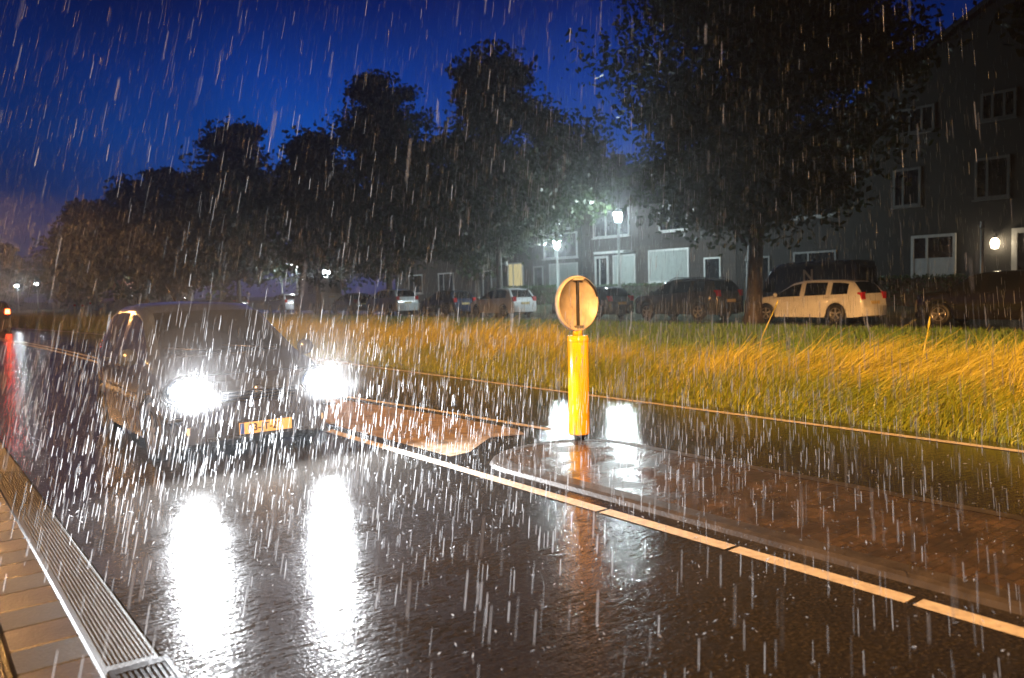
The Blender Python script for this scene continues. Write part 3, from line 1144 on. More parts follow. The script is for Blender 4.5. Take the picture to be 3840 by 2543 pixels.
# ------------------------------------------------------------------ lamps
def lantern(label, x, y, z, gx, group):
    g0 = gz(x)
    t = thing('lantern_post', label, 'street lamp', (x, y, g0), 0, group)
    H = z - g0
    mb = MB()
    mb.tube([(0, 0, 0), (0, 0, .9), (0, 0, .95), (0, 0, H - .32)], [.105, .10, .075, .055], 12)
    mb.build('post', M_POST, t)
    mb = MB()
    mb.lathe([(.13, H - .30), (.15, H - .27), (.26, H + .18), (.24, H + .2)], 6, smooth=False)
    lg = mb.build('lantern_glass', M_LED, t)
    bulb(lg, (0, 0, H - .05), P_LANTERN, LED, .12)
    mb = MB()
    mb.lathe([(.29, H + .2), (.30, H + .225), (.12, H + .36), (.03, H + .40), (.03, H + .46), (0, H + .47)], 12)
    mb.lathe([(.06, H - .36), (.13, H - .33), (.13, H - .3)], 12)
    mb.build('cap', M_BLACK, t)
    return t


GL = 'lantern lamp posts before the houses'
lantern('nearer and larger of two lit lanterns on pale posts before the houses', 28.8, 28.55, 5.16, 0, GL)
lantern('farther and smaller lit lantern on pale post left of the round sign', 31.0, 35.81, 4.24, 0, GL)


def streetlight(label, x, y, z, arm, glass, cat='street lamp', group=None, g0=None, power=0, pole=None):
    g0 = gz(x) if g0 is None else g0
    t = thing('street_lamp', label, cat, (x, y, g0), 0, group)
    H = z - g0
    mb = MB()
    mb.tube([(0, 0, 0), (0, 0, 1.2), (0, 0, H - .25), (arm * .25, 0, H - .05), (arm, 0, H + .05)], [.09, .075, .05, .04, .035], 10)
    mb.build('pole', pole or M_GALV, t)
    mb = MB()
    mb.box(arm - .16, arm + .48, -.15, .15, H + .03, H + .15, 0, .03)
    mb.build('lamp_head', M_GALV, t)
    mb = MB()
    mb.box(arm - .06, arm + .42, -.12, .12, H - .22, H + .028)
    gl = mb.build('lamp_glass', glass, t)
    if glass is M_FARLED:
        bulb(gl, (arm + .18, 0, H - .06), P_FARLED, (0.85, 0.95, 1.0), .1)
    if power:
        ld = bpy.data.lights.new('lamp_light', 'SPOT')
        ld.energy = power
        ld.color = SODIUM
        ld.spot_size = math.radians(168)
        ld.spot_blend = 0.35
        ld.shadow_soft_size = 0.12
        # street lamp optics: throws its light far along the ground, cut off near the horizontal
        ld.use_nodes = True
        n_, l_ = ld.node_tree.nodes, ld.node_tree.links
        tcx = N(n_, 'ShaderNodeTexCoord')
        sp = N(n_, 'ShaderNodeSeparateXYZ')
        l_.new(tcx.outputs['Normal'], sp.inputs[0])
        ab = N(n_, 'ShaderNodeMath', operation='ABSOLUTE')
        l_.new(sp.outputs['Z'], ab.inputs[0])
        mxm = N(n_, 'ShaderNodeMath', operation='MAXIMUM')
        mxm.inputs[1].default_value = 0.2
        l_.new(ab.outputs[0], mxm.inputs[0])
        pw = N(n_, 'ShaderNodeMath', operation='POWER')
        pw.inputs[1].default_value = -2.6
        l_.new(mxm.outputs[0], pw.inputs[0])
        fd = N(n_, 'ShaderNodeMapRange', interpolation_type='SMOOTHSTEP')
        fd.inputs['From Min'].default_value = 0.11
        fd.inputs['From Max'].default_value = 0.21
        l_.new(ab.outputs[0], fd.inputs[0])
        mu = N(n_, 'ShaderNodeMath', operation='MULTIPLY')
        l_.new(pw.outputs[0], mu.inputs[0])
        l_.new(fd.outputs[0], mu.inputs[1])
        l_.new(mu.outputs[0], n_['Emission'].inputs['Strength'])
        lo = bpy.data.objects.new('lamp_light', ld)
        COL.objects.link(lo)
        lo.parent = gl
        lo.location = (arm + .18, 0, H - .05)
    return t


streetlight('tall road lamp shining orange over the bus stop kerb', -3.2, -4.5, 7.6, 1.0, M_SOD, group='orange road lamps', g0=0.06, power=P_ROAD)
streetlight('tall road lamp shining orange on the road further ahead', -1.6, 30, 5.6, 1.0, M_SOD, group='orange road lamps', g0=0.0, power=P_FAR)
GF = 'far white street lamps'
for i, (x, y, z, lab) in enumerate([
        (15.27, 150, 4.3, 'leftmost and lower of two far white lamps above the road end'),
        (17.99, 150, 4.61, 'right one of two far white lamps above the road end'),
        (24.39, 110, 4.75, 'upper lamp of a small pair over the pale low building'),
        (25.57, 120, 4.44, 'lower lamp of a small pair over the pale low building'),
        (26.6, 95, 3.79, 'far white lamp at the right end of the pale low building'),
        (29.59, 75, 4.9, 'thin dim lamp above left of the camper van'),
        (29.03, 70, 4.37, 'bright small lamp above the camper van'),
        (28.0, 61, 3.55, 'lowest small lamp right over the camper van roof')]):
    streetlight(lab, x, y, z, -0.3, M_FARLED, group=GF, pole=M_POST, g0=0.0 if x < 20 else None)

# posts without light
for x, y, z, lab in [(31.0, 12.49, 3.68, 'pale pole standing left of the glowing porch lamp'), (29.0, 21.05, 2.85, 'short pale pole rising beside the big tree trunk')]:
    t = thing('pole', lab, 'pole', (x, y, gz(x)), 0)
    mb = MB()
    mb.lathe([(.06, 0), (.05, z - gz(x) - .3)], 10)
    mb.build('shaft', M_POST, t)
    mb = MB()
    mb.lathe([(.07, z - gz(x) - .3), (.09, z - gz(x) - .2), (.05, z - gz(x) - .1), (.08, z - gz(x) - .03), (0, z - gz(x))], 10)
    mb.build('finial', M_GALV, t)
for x, y, z, lab in [(9.3, 60, 1.5, 'leftmost of three pale marker posts in the far grass'), (9.76, 60, 1.46, 'middle of three pale marker posts in the far grass'), (10.58, 62, 1.6, 'rightmost of three pale marker posts in the far grass')]:
    t = thing('marker_post', lab, 'post', (x, y, 0.03), 0, 'marker posts in the far grass')
    mb = MB()
    mb.box(-.06, .06, -.05, .05, 0, z - .05, 0, .012)
    mb.build('post', M_WHITEP, t)
    mb = MB()
    mb.box(-.062, .062, -.056, -.051, z - .3, z - .16)
    mb.build('reflector', M_TAILOFF, t)

# ------------------------------------------------------------------ houses
def window(parent, X, ya, yb, za, zb, pane=M_PANE, bars=1, panel=0.0, name='window', sill=True, fw_=0.10, fm=None):
    """white framed window on the facade plane X (facing -X)"""
    mb = MB()
    for a, c, d, e in [(ya, yb, zb - fw_, zb), (ya, yb, za, za + fw_), (ya, ya + fw_, za + fw_, zb - fw_), (yb - fw_, yb, za + fw_, zb - fw_)]:
        mb.box(X - .07, X + .02, a, c, d, e)
    for k in range(bars):
        yc = ya + (yb - ya) * ((k + 1) / (bars + 1) if bars > 1 else .64)
        mb.box(X - .06, X + .02, yc - .045, yc + .045, za + fw_, zb - fw_)
    if panel:
        mb.box(X - .045, X + .01, ya + fw_, yb - fw_, za + fw_, za + panel)
    if sill:
        mb.box(X - .16, X + .0, ya - .06, yb + .06, za - .07, za - .002)
    w = mb.build(name, fm or M_WHITEP, parent)
    mb = MB()
    mb.box(X - .02, X + .01, ya + .02, yb - .02, za + .02, zb - .02)
    mb.build('pane', pane, w)
    return w


def house(label, X, y0, y1, zg, ze, zr, bm, depth=9, gable=False, group='row houses behind the parked cars'):
    t = thing('row_house', label, 'house', (0, 0, 0), 0, group)
    mb = MB()
    mb.box(X, X + depth, y0, y1, zg - .5, ze)
    if gable:
        ym = (y0 + y1) / 2
        for xx in (X, X + depth):
            mb.add([(xx, y0, ze), (xx, y1, ze), (xx, ym, zr)], [(0, 1, 2)])
    mb.build('wall', bm, t)
    mb = MB()
    if gable:
        ym = (y0 + y1) / 2
        for a, b_ in ((y0 - .4, ym), (y1 + .4, ym)):
            za = ze - .35
            mb.add([(X - .4, a, za), (X + depth + .4, a, za), (X + depth + .4, b_, zr + .08), (X - .4, b_, zr + .08),
                    (X - .4, a, za - .22), (X + depth + .4, a, za - .22), (X + depth + .4, b_, zr - .14), (X - .4, b_, zr - .14)],
                   [(0, 1, 2, 3), (7, 6, 5, 4), (0, 4, 5, 1), (0, 3, 7, 4), (1, 5, 6, 2)])
    else:
        xm = X + depth / 2
        for a, b_ in ((X - .45, xm), (X + depth + .45, xm)):
            mb.add([(a, y0, ze - .2), (a, y1, ze - .2), (b_, y1, zr), (b_, y0, zr), (a, y0, ze - .4), (a, y1, ze - .4), (b_, y1, zr - .2), (b_, y0, zr - .2)],
                   [(0, 1, 2, 3), (7, 6, 5, 4), (0, 4, 5, 1), (0, 3, 7, 4), (1, 5, 6, 2)])
    r = mb.build('roof', M_ROOF, t)
    mb = MB()
    ym = (y0 + y1) / 2
    if not gable:
        mb.box(X + depth / 2 - .4, X + depth / 2 + .4, y0 + .5, y0 + 1.2, zr - .8, zr + .9)
        mb.build('chimney', bm, r)
    return t


# tall gabled house on the right
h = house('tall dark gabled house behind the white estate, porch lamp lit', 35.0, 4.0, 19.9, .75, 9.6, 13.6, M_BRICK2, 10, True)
window(h, 35, 15.1, 16.95, 1.68, 3.52, bars=1, panel=.85, fw_=.12)
window(h, 35, 16.55, 17.75, 4.8, 6.45, bars=1, fm=M_DIMF)
window(h, 35, 13.1, 14.4, 4.8, 6.45, bars=1, fm=M_DIMF)
window(h, 35, 16.0, 17.6, 7.9, 9.0, bars=2, fm=M_DIMF)
window(h, 35, 12.9, 14.2, 7.9, 9.0, bars=2, fm=M_DIMF)
d = window(h, 35, 11.35, 13.0, .85, 3.55, bars=1, name='door', sill=False, fw_=.2)
mb = MB()
mb.lathe([(0.0, -.23), (.12, -.2), (.16, -.05), (.15, .1), (.08, .2), (0, .22)], 16, (34.72, 13.52, 3.0))
pg = mb.build('porch_lamp', M_PORCH, h)
bulb(pg, (34.72, 13.52, 3.0), 55, (1.0, 0.78, 0.5), .08)
mb = MB()
mb.tube([(35.0, 13.52, 3.3), (34.8, 13.52, 3.35), (34.72, 13.52, 3.22)], .025, 8)
mb.lathe([(0.0, .3), (.14, .22), (.15, .2)], 14, (34.72, 13.52, 3.0))
mb.build('lamp_bracket', M_BLACK, pg)
# the terrace on the left
X = 37.0
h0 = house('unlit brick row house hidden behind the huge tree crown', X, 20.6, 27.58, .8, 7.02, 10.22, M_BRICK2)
window(h0, X, 21.6, 24.0, 1.6, 3.2, bars=1, fm=M_DIMF)
window(h0, X, 25.4, 26.6, .85, 3.1, bars=0, name='door', sill=False, fm=M_DIMF)
window(h0, X, 21.6, 24.0, 4.9, 6.4, bars=1, fm=M_DIMF)
h1 = house('brick row house with large blind-covered window behind the dark off-road car', X, 27.6, 34.9, .8, 7.0, 10.2, M_BRICK)
window(h1, X, 30.9, 34.1, 1.85, 3.85, M_BLIND, 0)
window(h1, X, 31.0, 33.2, 4.9, 6.5, bars=1)
window(h1, X, 28.6, 29.8, .85, 3.2, bars=0, name='door', sill=False)
h2 = house('brick row house with white door canopy behind the nearer lantern', X, 34.92, 40.2, .8, 7.02, 10.22, M_BRICK)
window(h2, X, 37.6, 38.9, .85, 3.7, M_PANE, 1, .9, name='door', sill=False, fw_=.16)
window(h2, X, 35.2, 37.2, 1.5, 3.7, M_BLIND, 1)
window(h2, X, 35.7, 39.0, 4.9, 6.95, bars=1)
mb = MB()
mb.box(X - 1.0, X - .002, 35.3, 38.0, 3.78, 3.93, 0, .02)
mb.build('canopy', M_WHITEP, h2)
mb = MB()
mb.tube([(X - .08, 40.12, .8), (X - .08, 40.12, 6.7)], .05, 8)
mb.build('drainpipe', M_BLACK, h2)
h3 = house('brick row house with tall white framed windows behind the smaller lantern', X, 40.22, 45.9, .8, 7.0, 10.2, M_BRICK)
window(h3, X, 40.6, 44.2, 3.75, 5.5, M_PANE, 1)
window(h3, X, 40.6, 43.6, 1.4, 3.4, M_BLIND, 1)
window(h3, X, 44.3, 45.4, .85, 3.3, M_PANE, 0, .7, name='door', sill=False)
window(h3, X, 41.2, 43.6, 5.75, 6.8, bars=1)
h4 = house('brick row house with one yellow lit window left of the smaller lantern', X, 45.92, 52.4, .8, 7.02, 10.22, M_BRICK)
window(h4, X, 46.6, 48.5, 1.8, 3.65, M_LIT, 1)
window(h4, X, 46.6, 49.0, 4.9, 6.5, bars=1)
window(h4, X, 50.6, 51.8, .85, 3.2, bars=0, name='door', sill=False)
h5 = house('farthest brick row house, hidden among the dark trees', X, 52.42, 66.0, .8, 7.0, 10.2, M_BRICK)
window(h5, X, 56.0, 58.4, 1.5, 3.2, bars=1)
window(h5, X, 61.0, 63.4, 1.5, 3.2, bars=1)
window(h5, X, 56.0, 58.4, 4.9, 6.5, bars=1)
# pale low building far off
t = thing('low_building', 'pale low building far off above the oncoming car roof', 'building', (0, 0, 0))
mb = MB()
mb.box(23.6, 31.2, 110, 121, -.1, 2.9)
mb.build('wall', M_PALEB, t)
mb = MB()
mb.add([(23.2, 109.6, 2.9), (31.6, 109.6, 2.9), (31.6, 115.5, 4.6), (23.2, 115.5, 4.6), (23.2, 121.4, 2.9), (31.6, 121.4, 2.9)], [(0, 1, 2, 3), (3, 2, 5, 4), (0, 3, 4), (1, 5, 2)])
mb.build('roof', mat('red_tiles', (0.28, 0.12, 0.10), 0.6, noise=(0.8, 1.2)), t)
for y in (24.6, 26.6, 28.6):
    mb = MB()
    mb.box(y, y + 1.1, 109.93, 109.995, 1.0, 2.2)
    mb.build('window', M_PANE, t)


# hedges at the garden fronts
def cards(n, centre_fn, size, rng, up_bias=0.0):
    """n leaf cards: centres from centre_fn(n) -> (n,3), random orientation"""
    c = centre_fn(n)
    a = rng.normal(size=(n, 3))
    a /= np.linalg.norm(a, axis=1)[:, None]
    b = rng.normal(size=(n, 3))
    b -= (b * a).sum(1)[:, None] * a
    b /= np.linalg.norm(b, axis=1)[:, None]
    s = size * rng.uniform(.6, 1.4, (n, 1))
    v = np.stack([c - a * s, c - b * s * .55, c + a * s, c + b * s * .55], 1).reshape(-1, 3)
    q = np.arange(n * 4).reshape(-1, 4)
    return v, q


def hedge(label, x0, x1, y0, y1, z0, z1):
    def fn(n):
        p = NR.uniform(size=(n, 3))
        f = NR.integers(0, 3, n)
        for k in range(3):
            sel = f == k
            p[sel, k] = np.where(NR.uniform(size=sel.sum()) < .5, .02, .98) + NR.normal(size=sel.sum()) * .04
        return np.stack([x0 + p[:, 0] * (x1 - x0), y0 + p[:, 1] * (y1 - y0), z0 + p[:, 2] * (z1 - z0)], 1)
    v, q = cards(int(900 * (y1 - y0)), fn, .055, NR)
    o = np_mesh('hedge', v, q, M_HEDGE)
    tag(o, label, 'hedge', 'clipped hedges before the houses')
    mb = MB()
    mb.box(x0 + .06, x1 - .06, y0 + .06, y1 - .06, z0 - .3, z1 - .06)
    mb.build('stems', M_BARK, o)


hedge('clipped hedge under the tall white window of the gabled house', 32.2, 32.9, 13.8, 19.5, .5, 1.75)
hedge('clipped dark hedge behind the dark off-road car', 32.6, 33.3, 26.5, 34.5, .6, 1.75)
hedge('clipped dark hedge beneath the canopied row house', 32.6, 33.3, 36, 44.5, .6, 1.8)


# ------------------------------------------------------------------ trees
def tree(label, x, y, H, rad, zlow, n, seed, lean=0.0, size=.17, trunk_r=.28, blobs=None, group='dark street trees along the parking strip', name='tree', cat='tree'):
    rng = np.random.default_rng(seed)
    rr = random.Random(seed)
    z0 = gz(x) - .05
    t = thing(name, label, cat, (x, y, z0), 0, group)
    # clump centres: fill of an uneven ellipsoid
    nb = int((blobs or 46) * 1.5)
    cs = []
    while len(cs) < nb:
        p = rng.uniform(-1, 1, 3)
        if np.linalg.norm(p) > 1:
            continue
        hh = (p[2] + 1) / 2
        wide = min(1, (1 - hh) * 1.7 + .10) * min(1, hh * 2.6 + .55)
        wob = 1 + .25 * math.sin(3 * math.atan2(p[1], p[0]) + seed) + .12 * math.sin(7 * hh + seed)
        cs.append((p[0] * rad * wide * wob, p[1] * rad * wide * wob, zlow + hh * (H - zlow), rr.uniform(.5, 1.25) * (1.08 - .22 * hh)))
    # a few twigs standing out of the top
    for k in range(7):
        a = rng.uniform(0, 2 * PI)
        cs.append((math.cos(a) * rad * .3, math.sin(a) * rad * .3, H - rng.uniform(.2, 1.6), .5))
    cs = np.array(cs)
    bs = rad * .27

    def fn(m):
        i = rng.integers(0, len(cs), m)
        d = rng.normal(size=(m, 3)) * .62
        # sprays: leaves strung along a few directions of each clump
        k = rng.integers(0, 5, m)
        sd_ = np.sin(np.stack([i * 12.9 + k * 78.2, i * 39.3 + k * 11.1, i * 73.1 + k * 37.7], 1)) 
        d += sd_ * rng.uniform(0, 1.25, (m, 1))
        d *= .8
        d /= np.maximum(1, np.linalg.norm(d, axis=1) / 1.7)[:, None]
        return cs[i, :3] + d * (bs * cs[i, 3])[:, None] * np.array([1.15, 1.15, .72])
    v, q = cards(n, fn, size, rng)
    np_mesh('crown', v, q, M_LEAF, t)
    mb = MB()
    top = H * .78
    pts = [(0, 0, 0), (0.02, 0, .35), (0.05 + lean, .03, zlow), (lean * 1.5, .1, zlow + (top - zlow) * .5), (lean, 0, top)]
    mb.tube(pts, [trunk_r * 1.35, trunk_r, trunk_r * .82, trunk_r * .5, .05], 12)
    for k in range(min(26, len(cs))):
        c = cs[k]
        zb = max(zlow * .8, min(top * .85, c[2] * .6))
        mb.tube([(lean * .8, .02, zb), (c[0] * .5, c[1] * .5, (zb + c[2]) / 2 + .25), (c[0], c[1], c[2])], [trunk_r * .34, trunk_r * .2, .02], 6)
    mb.build('trunk', M_BARK, t)
    return t


tree('huge dark tree with thick trunk between the off-road car and the white estate', 25.0, 17.9, 17.0, 5.0, 3.1, 80000, 3, .15, .125, .33, 100)
tree('tall dark tree behind the small silver hatchback, second in height', 25.6, 34.4, 13.4, 4.6, 3.0, 40000, 5, 0, .145, .2, 60)
tree('tall pointed dark tree left of the tree by the silver hatchback', 26.2, 47.6, 15.6, 5.0, 2.6, 34000, 8, 0, .16, .24, 56)
tree('dark tree rising above the cream camper van', 25.0, 56.4, 13.0, 4.3, 2.6, 15000, 13, 0, .22, .22, 44)
tree('dark tree directly above the oncoming car windscreen', 24.5, 72.5, 16.2, 6.0, 2.2, 17000, 21, 0, .26, .24, 54)
tree('dark tree left of the one above the windscreen', 23.0, 88.0, 14.6, 5.2, 2.0, 12000, 24, 0, .28, .24, 44)
tree('dark tree near the bend, lower in the picture', 23.0, 104.0, 15.0, 6.0, 2.0, 12000, 27, 0, .3, .24, 44)
tree('leftmost dark tree of the long row, at the bend', 21.5, 122.0, 15.0, 6.2, 2.0, 12000, 33, 0, .32, .24, 44)
tree('small far tree filling the row beyond the bend', 22.5, 142.0, 13.0, 7.0, 1.5, 9000, 37, 0, .34, .24, 40)
tree('lone dark tree standing far off on the left picture edge', 14.0, 172, 11.5, 7.5, 1.5, 9000, 41, 0, .36, .24, 40, group='trees beyond the road bend')
tree('broad dark tree behind the terrace roofs between the two lanterns', 48, 51.0, 13.6, 5.2, 3.0, 14000, 44, 0, .24, .24, 44, group='trees behind the houses')
tree('broad dark tree behind the farthest row house', 46, 66.0, 13.0, 6.0, 3.0, 12000, 46, 0, .26, .24, 44, group='trees behind the houses')
tree('dark overhanging tree at the upper right picture corner', 27.5, 5.2, 17.0, 4.6, 6.5, 20000, 52, 0, .18, .26, 60)
tree('tall slim tree filling the gap right of the pointed tree', 30.6, 43.5, 10.5, 3.2, 2.6, 12000, 57, 0, .18, .18, 40)
tree('bushy dark tree behind the cream camper van', 33.0, 75.0, 12.0, 6.0, 1.6, 12000, 61, 0, .26, .24, 44, group='trees behind the houses')
tree('bushy dark tree behind the white hatchback', 31.0, 98.0, 12.0, 6.5, 1.6, 11000, 64, 0, .3, .24, 44, group='trees behind the houses')


# ------------------------------------------------------------------ grass
def fbm(x, y):
    return (np.sin(x * 1.3 + 1.7 * np.sin(y * .8)) + np.sin(y * 1.9 + 1.3 * np.sin(x * 1.1 + 2)) + .6 * np.sin(x * 3.7 - y * 2.9)) / 2.6


def blades(name, n, xf, yf, hf, wid, m, lean=(0.25, 0.0), curl=.5, kind='stuff', rng=NR, follow=True):
    x, y = xf(n), yf(n)
    hgt = hf(x, y, n)
    keep = hgt > .03
    x, y, hgt = x[keep], y[keep], hgt[keep]
    n = len(x)
    z = np.interp(x, [8.35, 8.9, 14, 22, 30], [-.02, .03, .12, .2, .2]) - .01
    bx = np.array([bend(v) for v in y]) * (np.clip((22 - x) / 10, 0, 1) if follow else 0)
    x = x + bx
    th = rng.uniform(0, 2 * PI, n)
    w = wid * rng.uniform(.6, 1.4, n)
    dx, dy = np.cos(th) * w, np.sin(th) * w
    gust = 1 + .7 * fbm(x * .8 + 3, y * .7)
    la = rng.normal(size=n) * .24 + lean[0] * gust
    lb = rng.normal(size=n) * .24 + lean[1] * gust
    p0 = np.stack([x, y, z], 1)
    p1 = p0 + np.stack([la * hgt * .35, lb * hgt * .35, hgt * .55], 1)
    p2 = p0 + np.stack([la * hgt * (.6 + curl), lb * hgt * (.6 + curl), hgt * (1 - .12 * np.abs(la))], 1)
    d = np.stack([dx, dy, 0 * dx], 1)
    v = np.stack([p0 - d, p0 + d, p1 + d * .8, p1 - d * .8, p2 + d * .25, p2 - d * .25], 1).reshape(-1, 3)
    o = np.arange(n)[:, None] * 6
    q = np.concatenate([o + np.array([[0, 1, 2, 3]]), o + np.array([[3, 2, 4, 5]])], 1).reshape(-1, 4)
    return tag(np_mesh(name, v, q, m), kind=kind)


def ydist(n, a=1.0, b=75.0):
    u = NR.uniform(size=n)
    return -1 + (np.exp(u * math.log(1 + (b + 1) / 6)) - 1) * 6


def h_tall(x, y, n):
    base = (.54 + .15 * fbm(x, y)) * np.where(y < 7.5, .88, 1.0) * (1 - .42 * np.exp(-((y - 10.2) / 2.3) ** 2))
    edge = np.clip((x - 8.45) / 1.2, .25, 1)
    away = 1.1
    far = np.clip((12.9 - 1.6 * np.exp(-((y - 10.2) / 2.6) ** 2) + .8 * fbm(y, x * .3) - x) / .8, .0, 1)
    tuft = 1 + .45 * np.clip(np.sin(x * 5.1 + 2.2 * np.sin(y * 2.3)) * np.sin(y * 4.3 + 1.9 * np.sin(x * 1.7)), -.6, 1)
    return base * edge * away * tuft * NR.uniform(.6, 1.2, n) * np.where(far > 0, np.clip(far, .3, 1), 0)


blades('tall_grass', 95000, lambda n: 8.7 + 4.9 * NR.uniform(size=n) ** .9, lambda n: ydist(n), h_tall, .0055, M_STRAW, (0.34, -0.46), .75)
blades('green_grass', 80000, lambda n: 8.42 + 3.6 * NR.uniform(size=n) ** 1.4, lambda n: ydist(n),
       lambda x, y, n: (.42 + .12 * fbm(x * 1.4, y * 1.2)) * np.clip((x - 8.3) / .9, .22, 1) * NR.uniform(.5, 1.2, n), .0065, M_GREEN, (.1, -.35), .8)
blades('mown_grass', 60000, lambda n: NR.uniform(11.5, 22.5, n), lambda n: ydist(n, b=60), lambda x, y, n: NR.uniform(.08, .2, n), .012, M_LAWN, (0, 0), .5)
# single tall stalks standing out
GS = 'tall seed stalks above the grass'
for x, y, hh, ll, lab in [(13.2, 9.4, 1.0, .38, 'long pale leaning stalk in front of the white estate'), (11.6, 5.5, .8, .10, 'upright seed stalk near the right picture edge')]:
    t = thing('grass_stalk', lab, 'plant', (x, y, gz(x) - .02), 0, GS)
    mb = MB()
    mb.tube([(0, 0, 0), (.02, -ll * .35, hh * .5), (.04, -ll, hh)], [.012, .01, .008], 6)
    mb.build('stem', M_STRAW, t)
    mb = MB()
    mb.tube([(.04, -ll, hh), (.045, -ll * 1.15, hh + .12), (.05, -ll * 1.25, hh + .22)], [.008, .017, .004], 7)
    mb.build('seed_head', M_STRAW, t)

# ------------------------------------------------------------------ rain
mr = bpy.data.materials.new('falling_rain')
mr.use_nodes = True
n_, l_ = mr.node_tree.nodes, mr.node_tree.links
n_.clear()
tl_ = N(n_, 'ShaderNodeBsdfTranslucent')
tl_.inputs[0].default_value = (.9, .92, .95, 1)
df = N(n_, 'ShaderNodeBsdfDiffuse')
df.inputs[0].default_value = (.9, .92, .95, 1)
tp = N(n_, 'ShaderNodeBsdfTransparent')
a1 = N(n_, 'ShaderNodeMixShader')
a1.inputs[0].default_value = .025
l_.new(tl_.outputs[0], a1.inputs[1])
l_.new(df.outputs[0], a1.inputs[2])
a2 = N(n_, 'ShaderNodeMixShader')
gi = N(n_, 'ShaderNodeNewGeometry')
pr = N(n_, 'ShaderNodeMapRange')       # big drops and fine ones
pr.inputs['To Min'].default_value = .09
pr.inputs['To Max'].default_value = .55
sq = N(n_, 'ShaderNodeMath', operation='POWER')
sq.inputs[1].default_value = 1.8
l_.new(gi.outputs['Random Per Island'], sq.inputs[0])
l_.new(sq.outputs[0], pr.inputs[0])
l_.new(pr.outputs[0], a2.inputs[0])
l_.new(tp.outputs[0], a2.inputs[1])
l_.new(a1.outputs[0], a2.inputs[2])
om = N(n_, 'ShaderNodeOutputMaterial')
l_.new(a2.outputs[0], om.inputs[0])

updir = Vector((0, 0, 1)) + Vector((math.sin(YAW), math.cos(YAW), 0)) * 0.30 + Vector((math.cos(YAW), -math.sin(YAW), 0)) * 0.095
updir.normalize()
UD = np.array(updir)


def rain(name, n, box, lmin, lmax, rmin, rmax, lowfrac=0.0, avoid=True):
    p = np.stack([NR.uniform(a, b_, n) for a, b_ in box], 1)
    low = NR.uniform(size=n) < lowfrac
    p[low, 2] = NR.uniform(0, 1.4, low.sum())
    ln = NR.uniform(lmin, lmax, n)
    rad = NR.uniform(rmin, rmax, n)
    cpos = np.array([0, 0, CAM_H])
    dist = np.linalg.norm(p - cpos, axis=1)
    ok = (dist > 2.0) & (p[:, 2] > .03)
    if avoid:
        q = p + UD * ln[:, None]
        for s in (p, q):
            ok &= ~((np.abs(s[:, 0] - CX) < CW / 2 + .02) & (s[:, 1] > CYF - .03) & (s[:, 1] < CYF + CL) & (s[:, 2] < CH))
    p, ln, rad = p[ok], ln[ok], rad[ok]
    n = len(p)
    d = UD[None] + NR.normal(size=(n, 3)) * .012
    a = np.cross(d, [0.3, 0.9, 0.0])
    a /= np.linalg.norm(a, axis=1)[:, None]
    b_ = np.cross(d, a)
    b_ /= np.linalg.norm(b_, axis=1)[:, None]
    vs = []
    for e, w in ((0, .35), (.12, 1), (.88, 1), (1, .35)):
        for k in range(3):
            t = 2 * PI * k / 3
            vs.append(p + d * (ln * e)[:, None] + (a * math.cos(t) + b_ * math.sin(t)) * (rad * w)[:, None])
    v = np.stack(vs, 1).reshape(-1, 3)
    o = np.arange(n)[:, None] * 12
    fl = []
    for i in range(3):
        for k in range(3):
            j = (k + 1) % 3
            fl.append([i * 3 + k, i * 3 + j, i * 3 + 3 + j, i * 3 + 3 + k])
    q = (o[:, None, :] + np.array(fl)[None]).reshape(-1, 4)
    return tag(np_mesh(name, v, q, mr, smooth=True), kind='stuff')


rain('falling_rain', 11500, ((-3, 10), (.6, 12), (0, 5.0)), .07, .15, .0011, .0030, .7)
rain('falling_rain', 4200, ((.6, 7.2), (3.2, 8.6), (0, 1.25)), .05, .11, .0012, .0030)
rain('distant_rain', 46000, ((-6, 18), (5, 24), (0, 8)), .10, .22, .0008, .0017)
rain('distant_rain', 9000, ((-4, 26), (6, 40), (0, 10)), .10, .22, .0016, .0034)

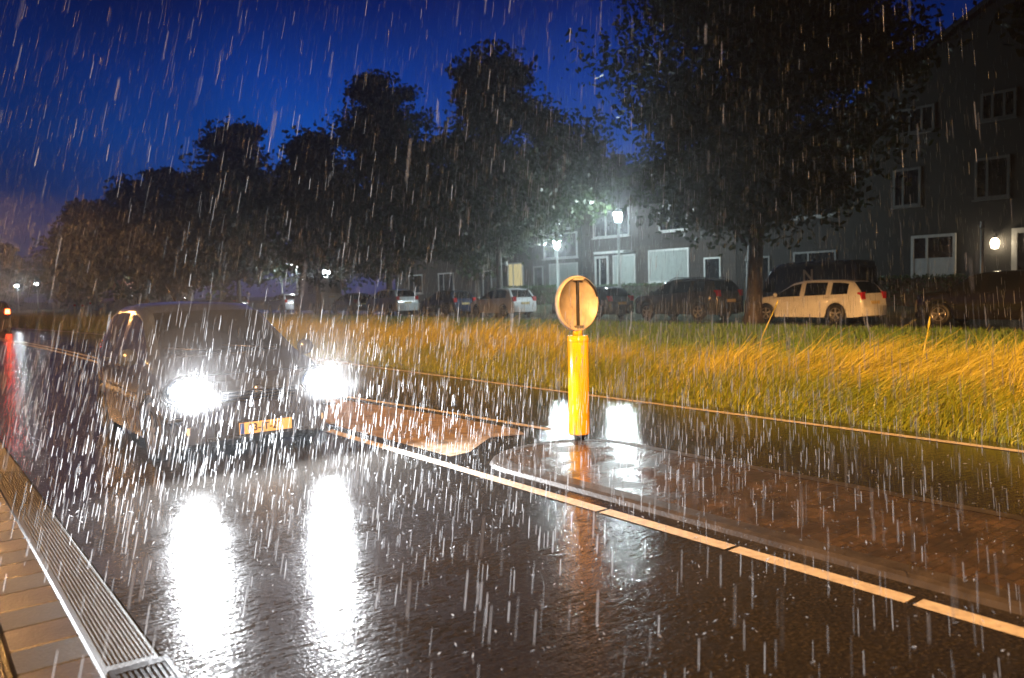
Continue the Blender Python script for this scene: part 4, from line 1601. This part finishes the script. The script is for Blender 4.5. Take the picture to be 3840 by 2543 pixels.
# splashes where drops burst on the road: small crowns and flung beads
n = 5200
p = np.stack([NR.uniform(.9, 8.3, n), NR.uniform(.8, 15, n), np.abs(NR.normal(size=n)) * .018 + .004], 1)
isl = (p[:, 0] > 4.14) & (p[:, 0] < 5.8) & (p[:, 1] < 6.5)
p[isl, 2] += .043
carok = ~((np.abs(p[:, 0] - CX) < CW / 2) & (p[:, 1] > CYF) & (p[:, 1] < CYF + CL))
p = p[carok]
n = len(p)
r = NR.uniform(.002, .0055, n)[:, None]
dd = NR.normal(size=(n, 3))
dd[:, 2] = np.abs(dd[:, 2]) * 1.2
dd /= np.linalg.norm(dd, axis=1)[:, None]
ax = np.cross(dd, [.2, .3, .9])
ax /= np.linalg.norm(ax, axis=1)[:, None]
bx = np.cross(dd, ax)
ln = r * NR.uniform(1, 4, (n, 1))
v = np.stack([p - dd * ln, p + ax * r, p + bx * r, p - ax * r, p - bx * r, p + dd * ln], 1).reshape(-1, 3)
o = np.arange(n)[:, None] * 6
tri = np.array([[0, 2, 1], [0, 3, 2], [0, 4, 3], [0, 1, 4], [5, 1, 2], [5, 2, 3], [5, 3, 4], [5, 4, 1]])
q = (o[:, None, :] + tri[None]).reshape(-1, 3)
tag(np_mesh('rain_splashes', v, q, mr, smooth=True), kind='stuff')

# ------------------------------------------------------------------ haze of the downpour
mh = bpy.data.materials.new('rain_haze')
mh.use_nodes = True
n_, l_ = mh.node_tree.nodes, mh.node_tree.links
n_.clear()
pv = N(n_, 'ShaderNodeVolumePrincipled')
pv.inputs['Color'].default_value = (.93, .95, 1, 1)
pv.inputs['Density'].default_value = HAZE
pv.inputs['Anisotropy'].default_value = 0.84
om = N(n_, 'ShaderNodeOutputMaterial')
l_.new(pv.outputs[0], om.inputs['Volume'])
mb = MB()
mb.box(-45, 75, -65, 215, -1.1, 24)
hz = mb.build('haze', mh)
tag(hz, kind='stuff')


# mist volumes added to give the headlamps halos and veil the car
def mist(name, c, r, dens):
    m = bpy.data.materials.new(name)
    m.use_nodes = True
    n, l = m.node_tree.nodes, m.node_tree.links
    n.clear()
    v = N(n, 'ShaderNodeVolumePrincipled')
    v.inputs['Color'].default_value = (.95, .97, 1, 1)
    v.inputs['Density'].default_value = dens
    v.inputs['Anisotropy'].default_value = 0.45
    o = N(n, 'ShaderNodeOutputMaterial')
    l.new(v.outputs[0], o.inputs['Volume'])
    mb = MB()
    prof = [(math.sin(PI * k / 16), -math.cos(PI * k / 16)) for k in range(17)]
    prof[0], prof[-1] = (0.0, -1.0), (0.0, 1.0)
    mb.lathe(prof, 28)
    ob = mb.build(name, m)
    ob.location, ob.scale = c, r
    return tag(ob, kind='stuff')


for sd in (-1, 1):
    mist('glow_mist', (CX + sd * .645, CYF - .02, .92), (.6, .5, .42), .07)
mist('glow_mist', (CX - .05, 7.75, 1.22), (1.35, .95, .62), .035)
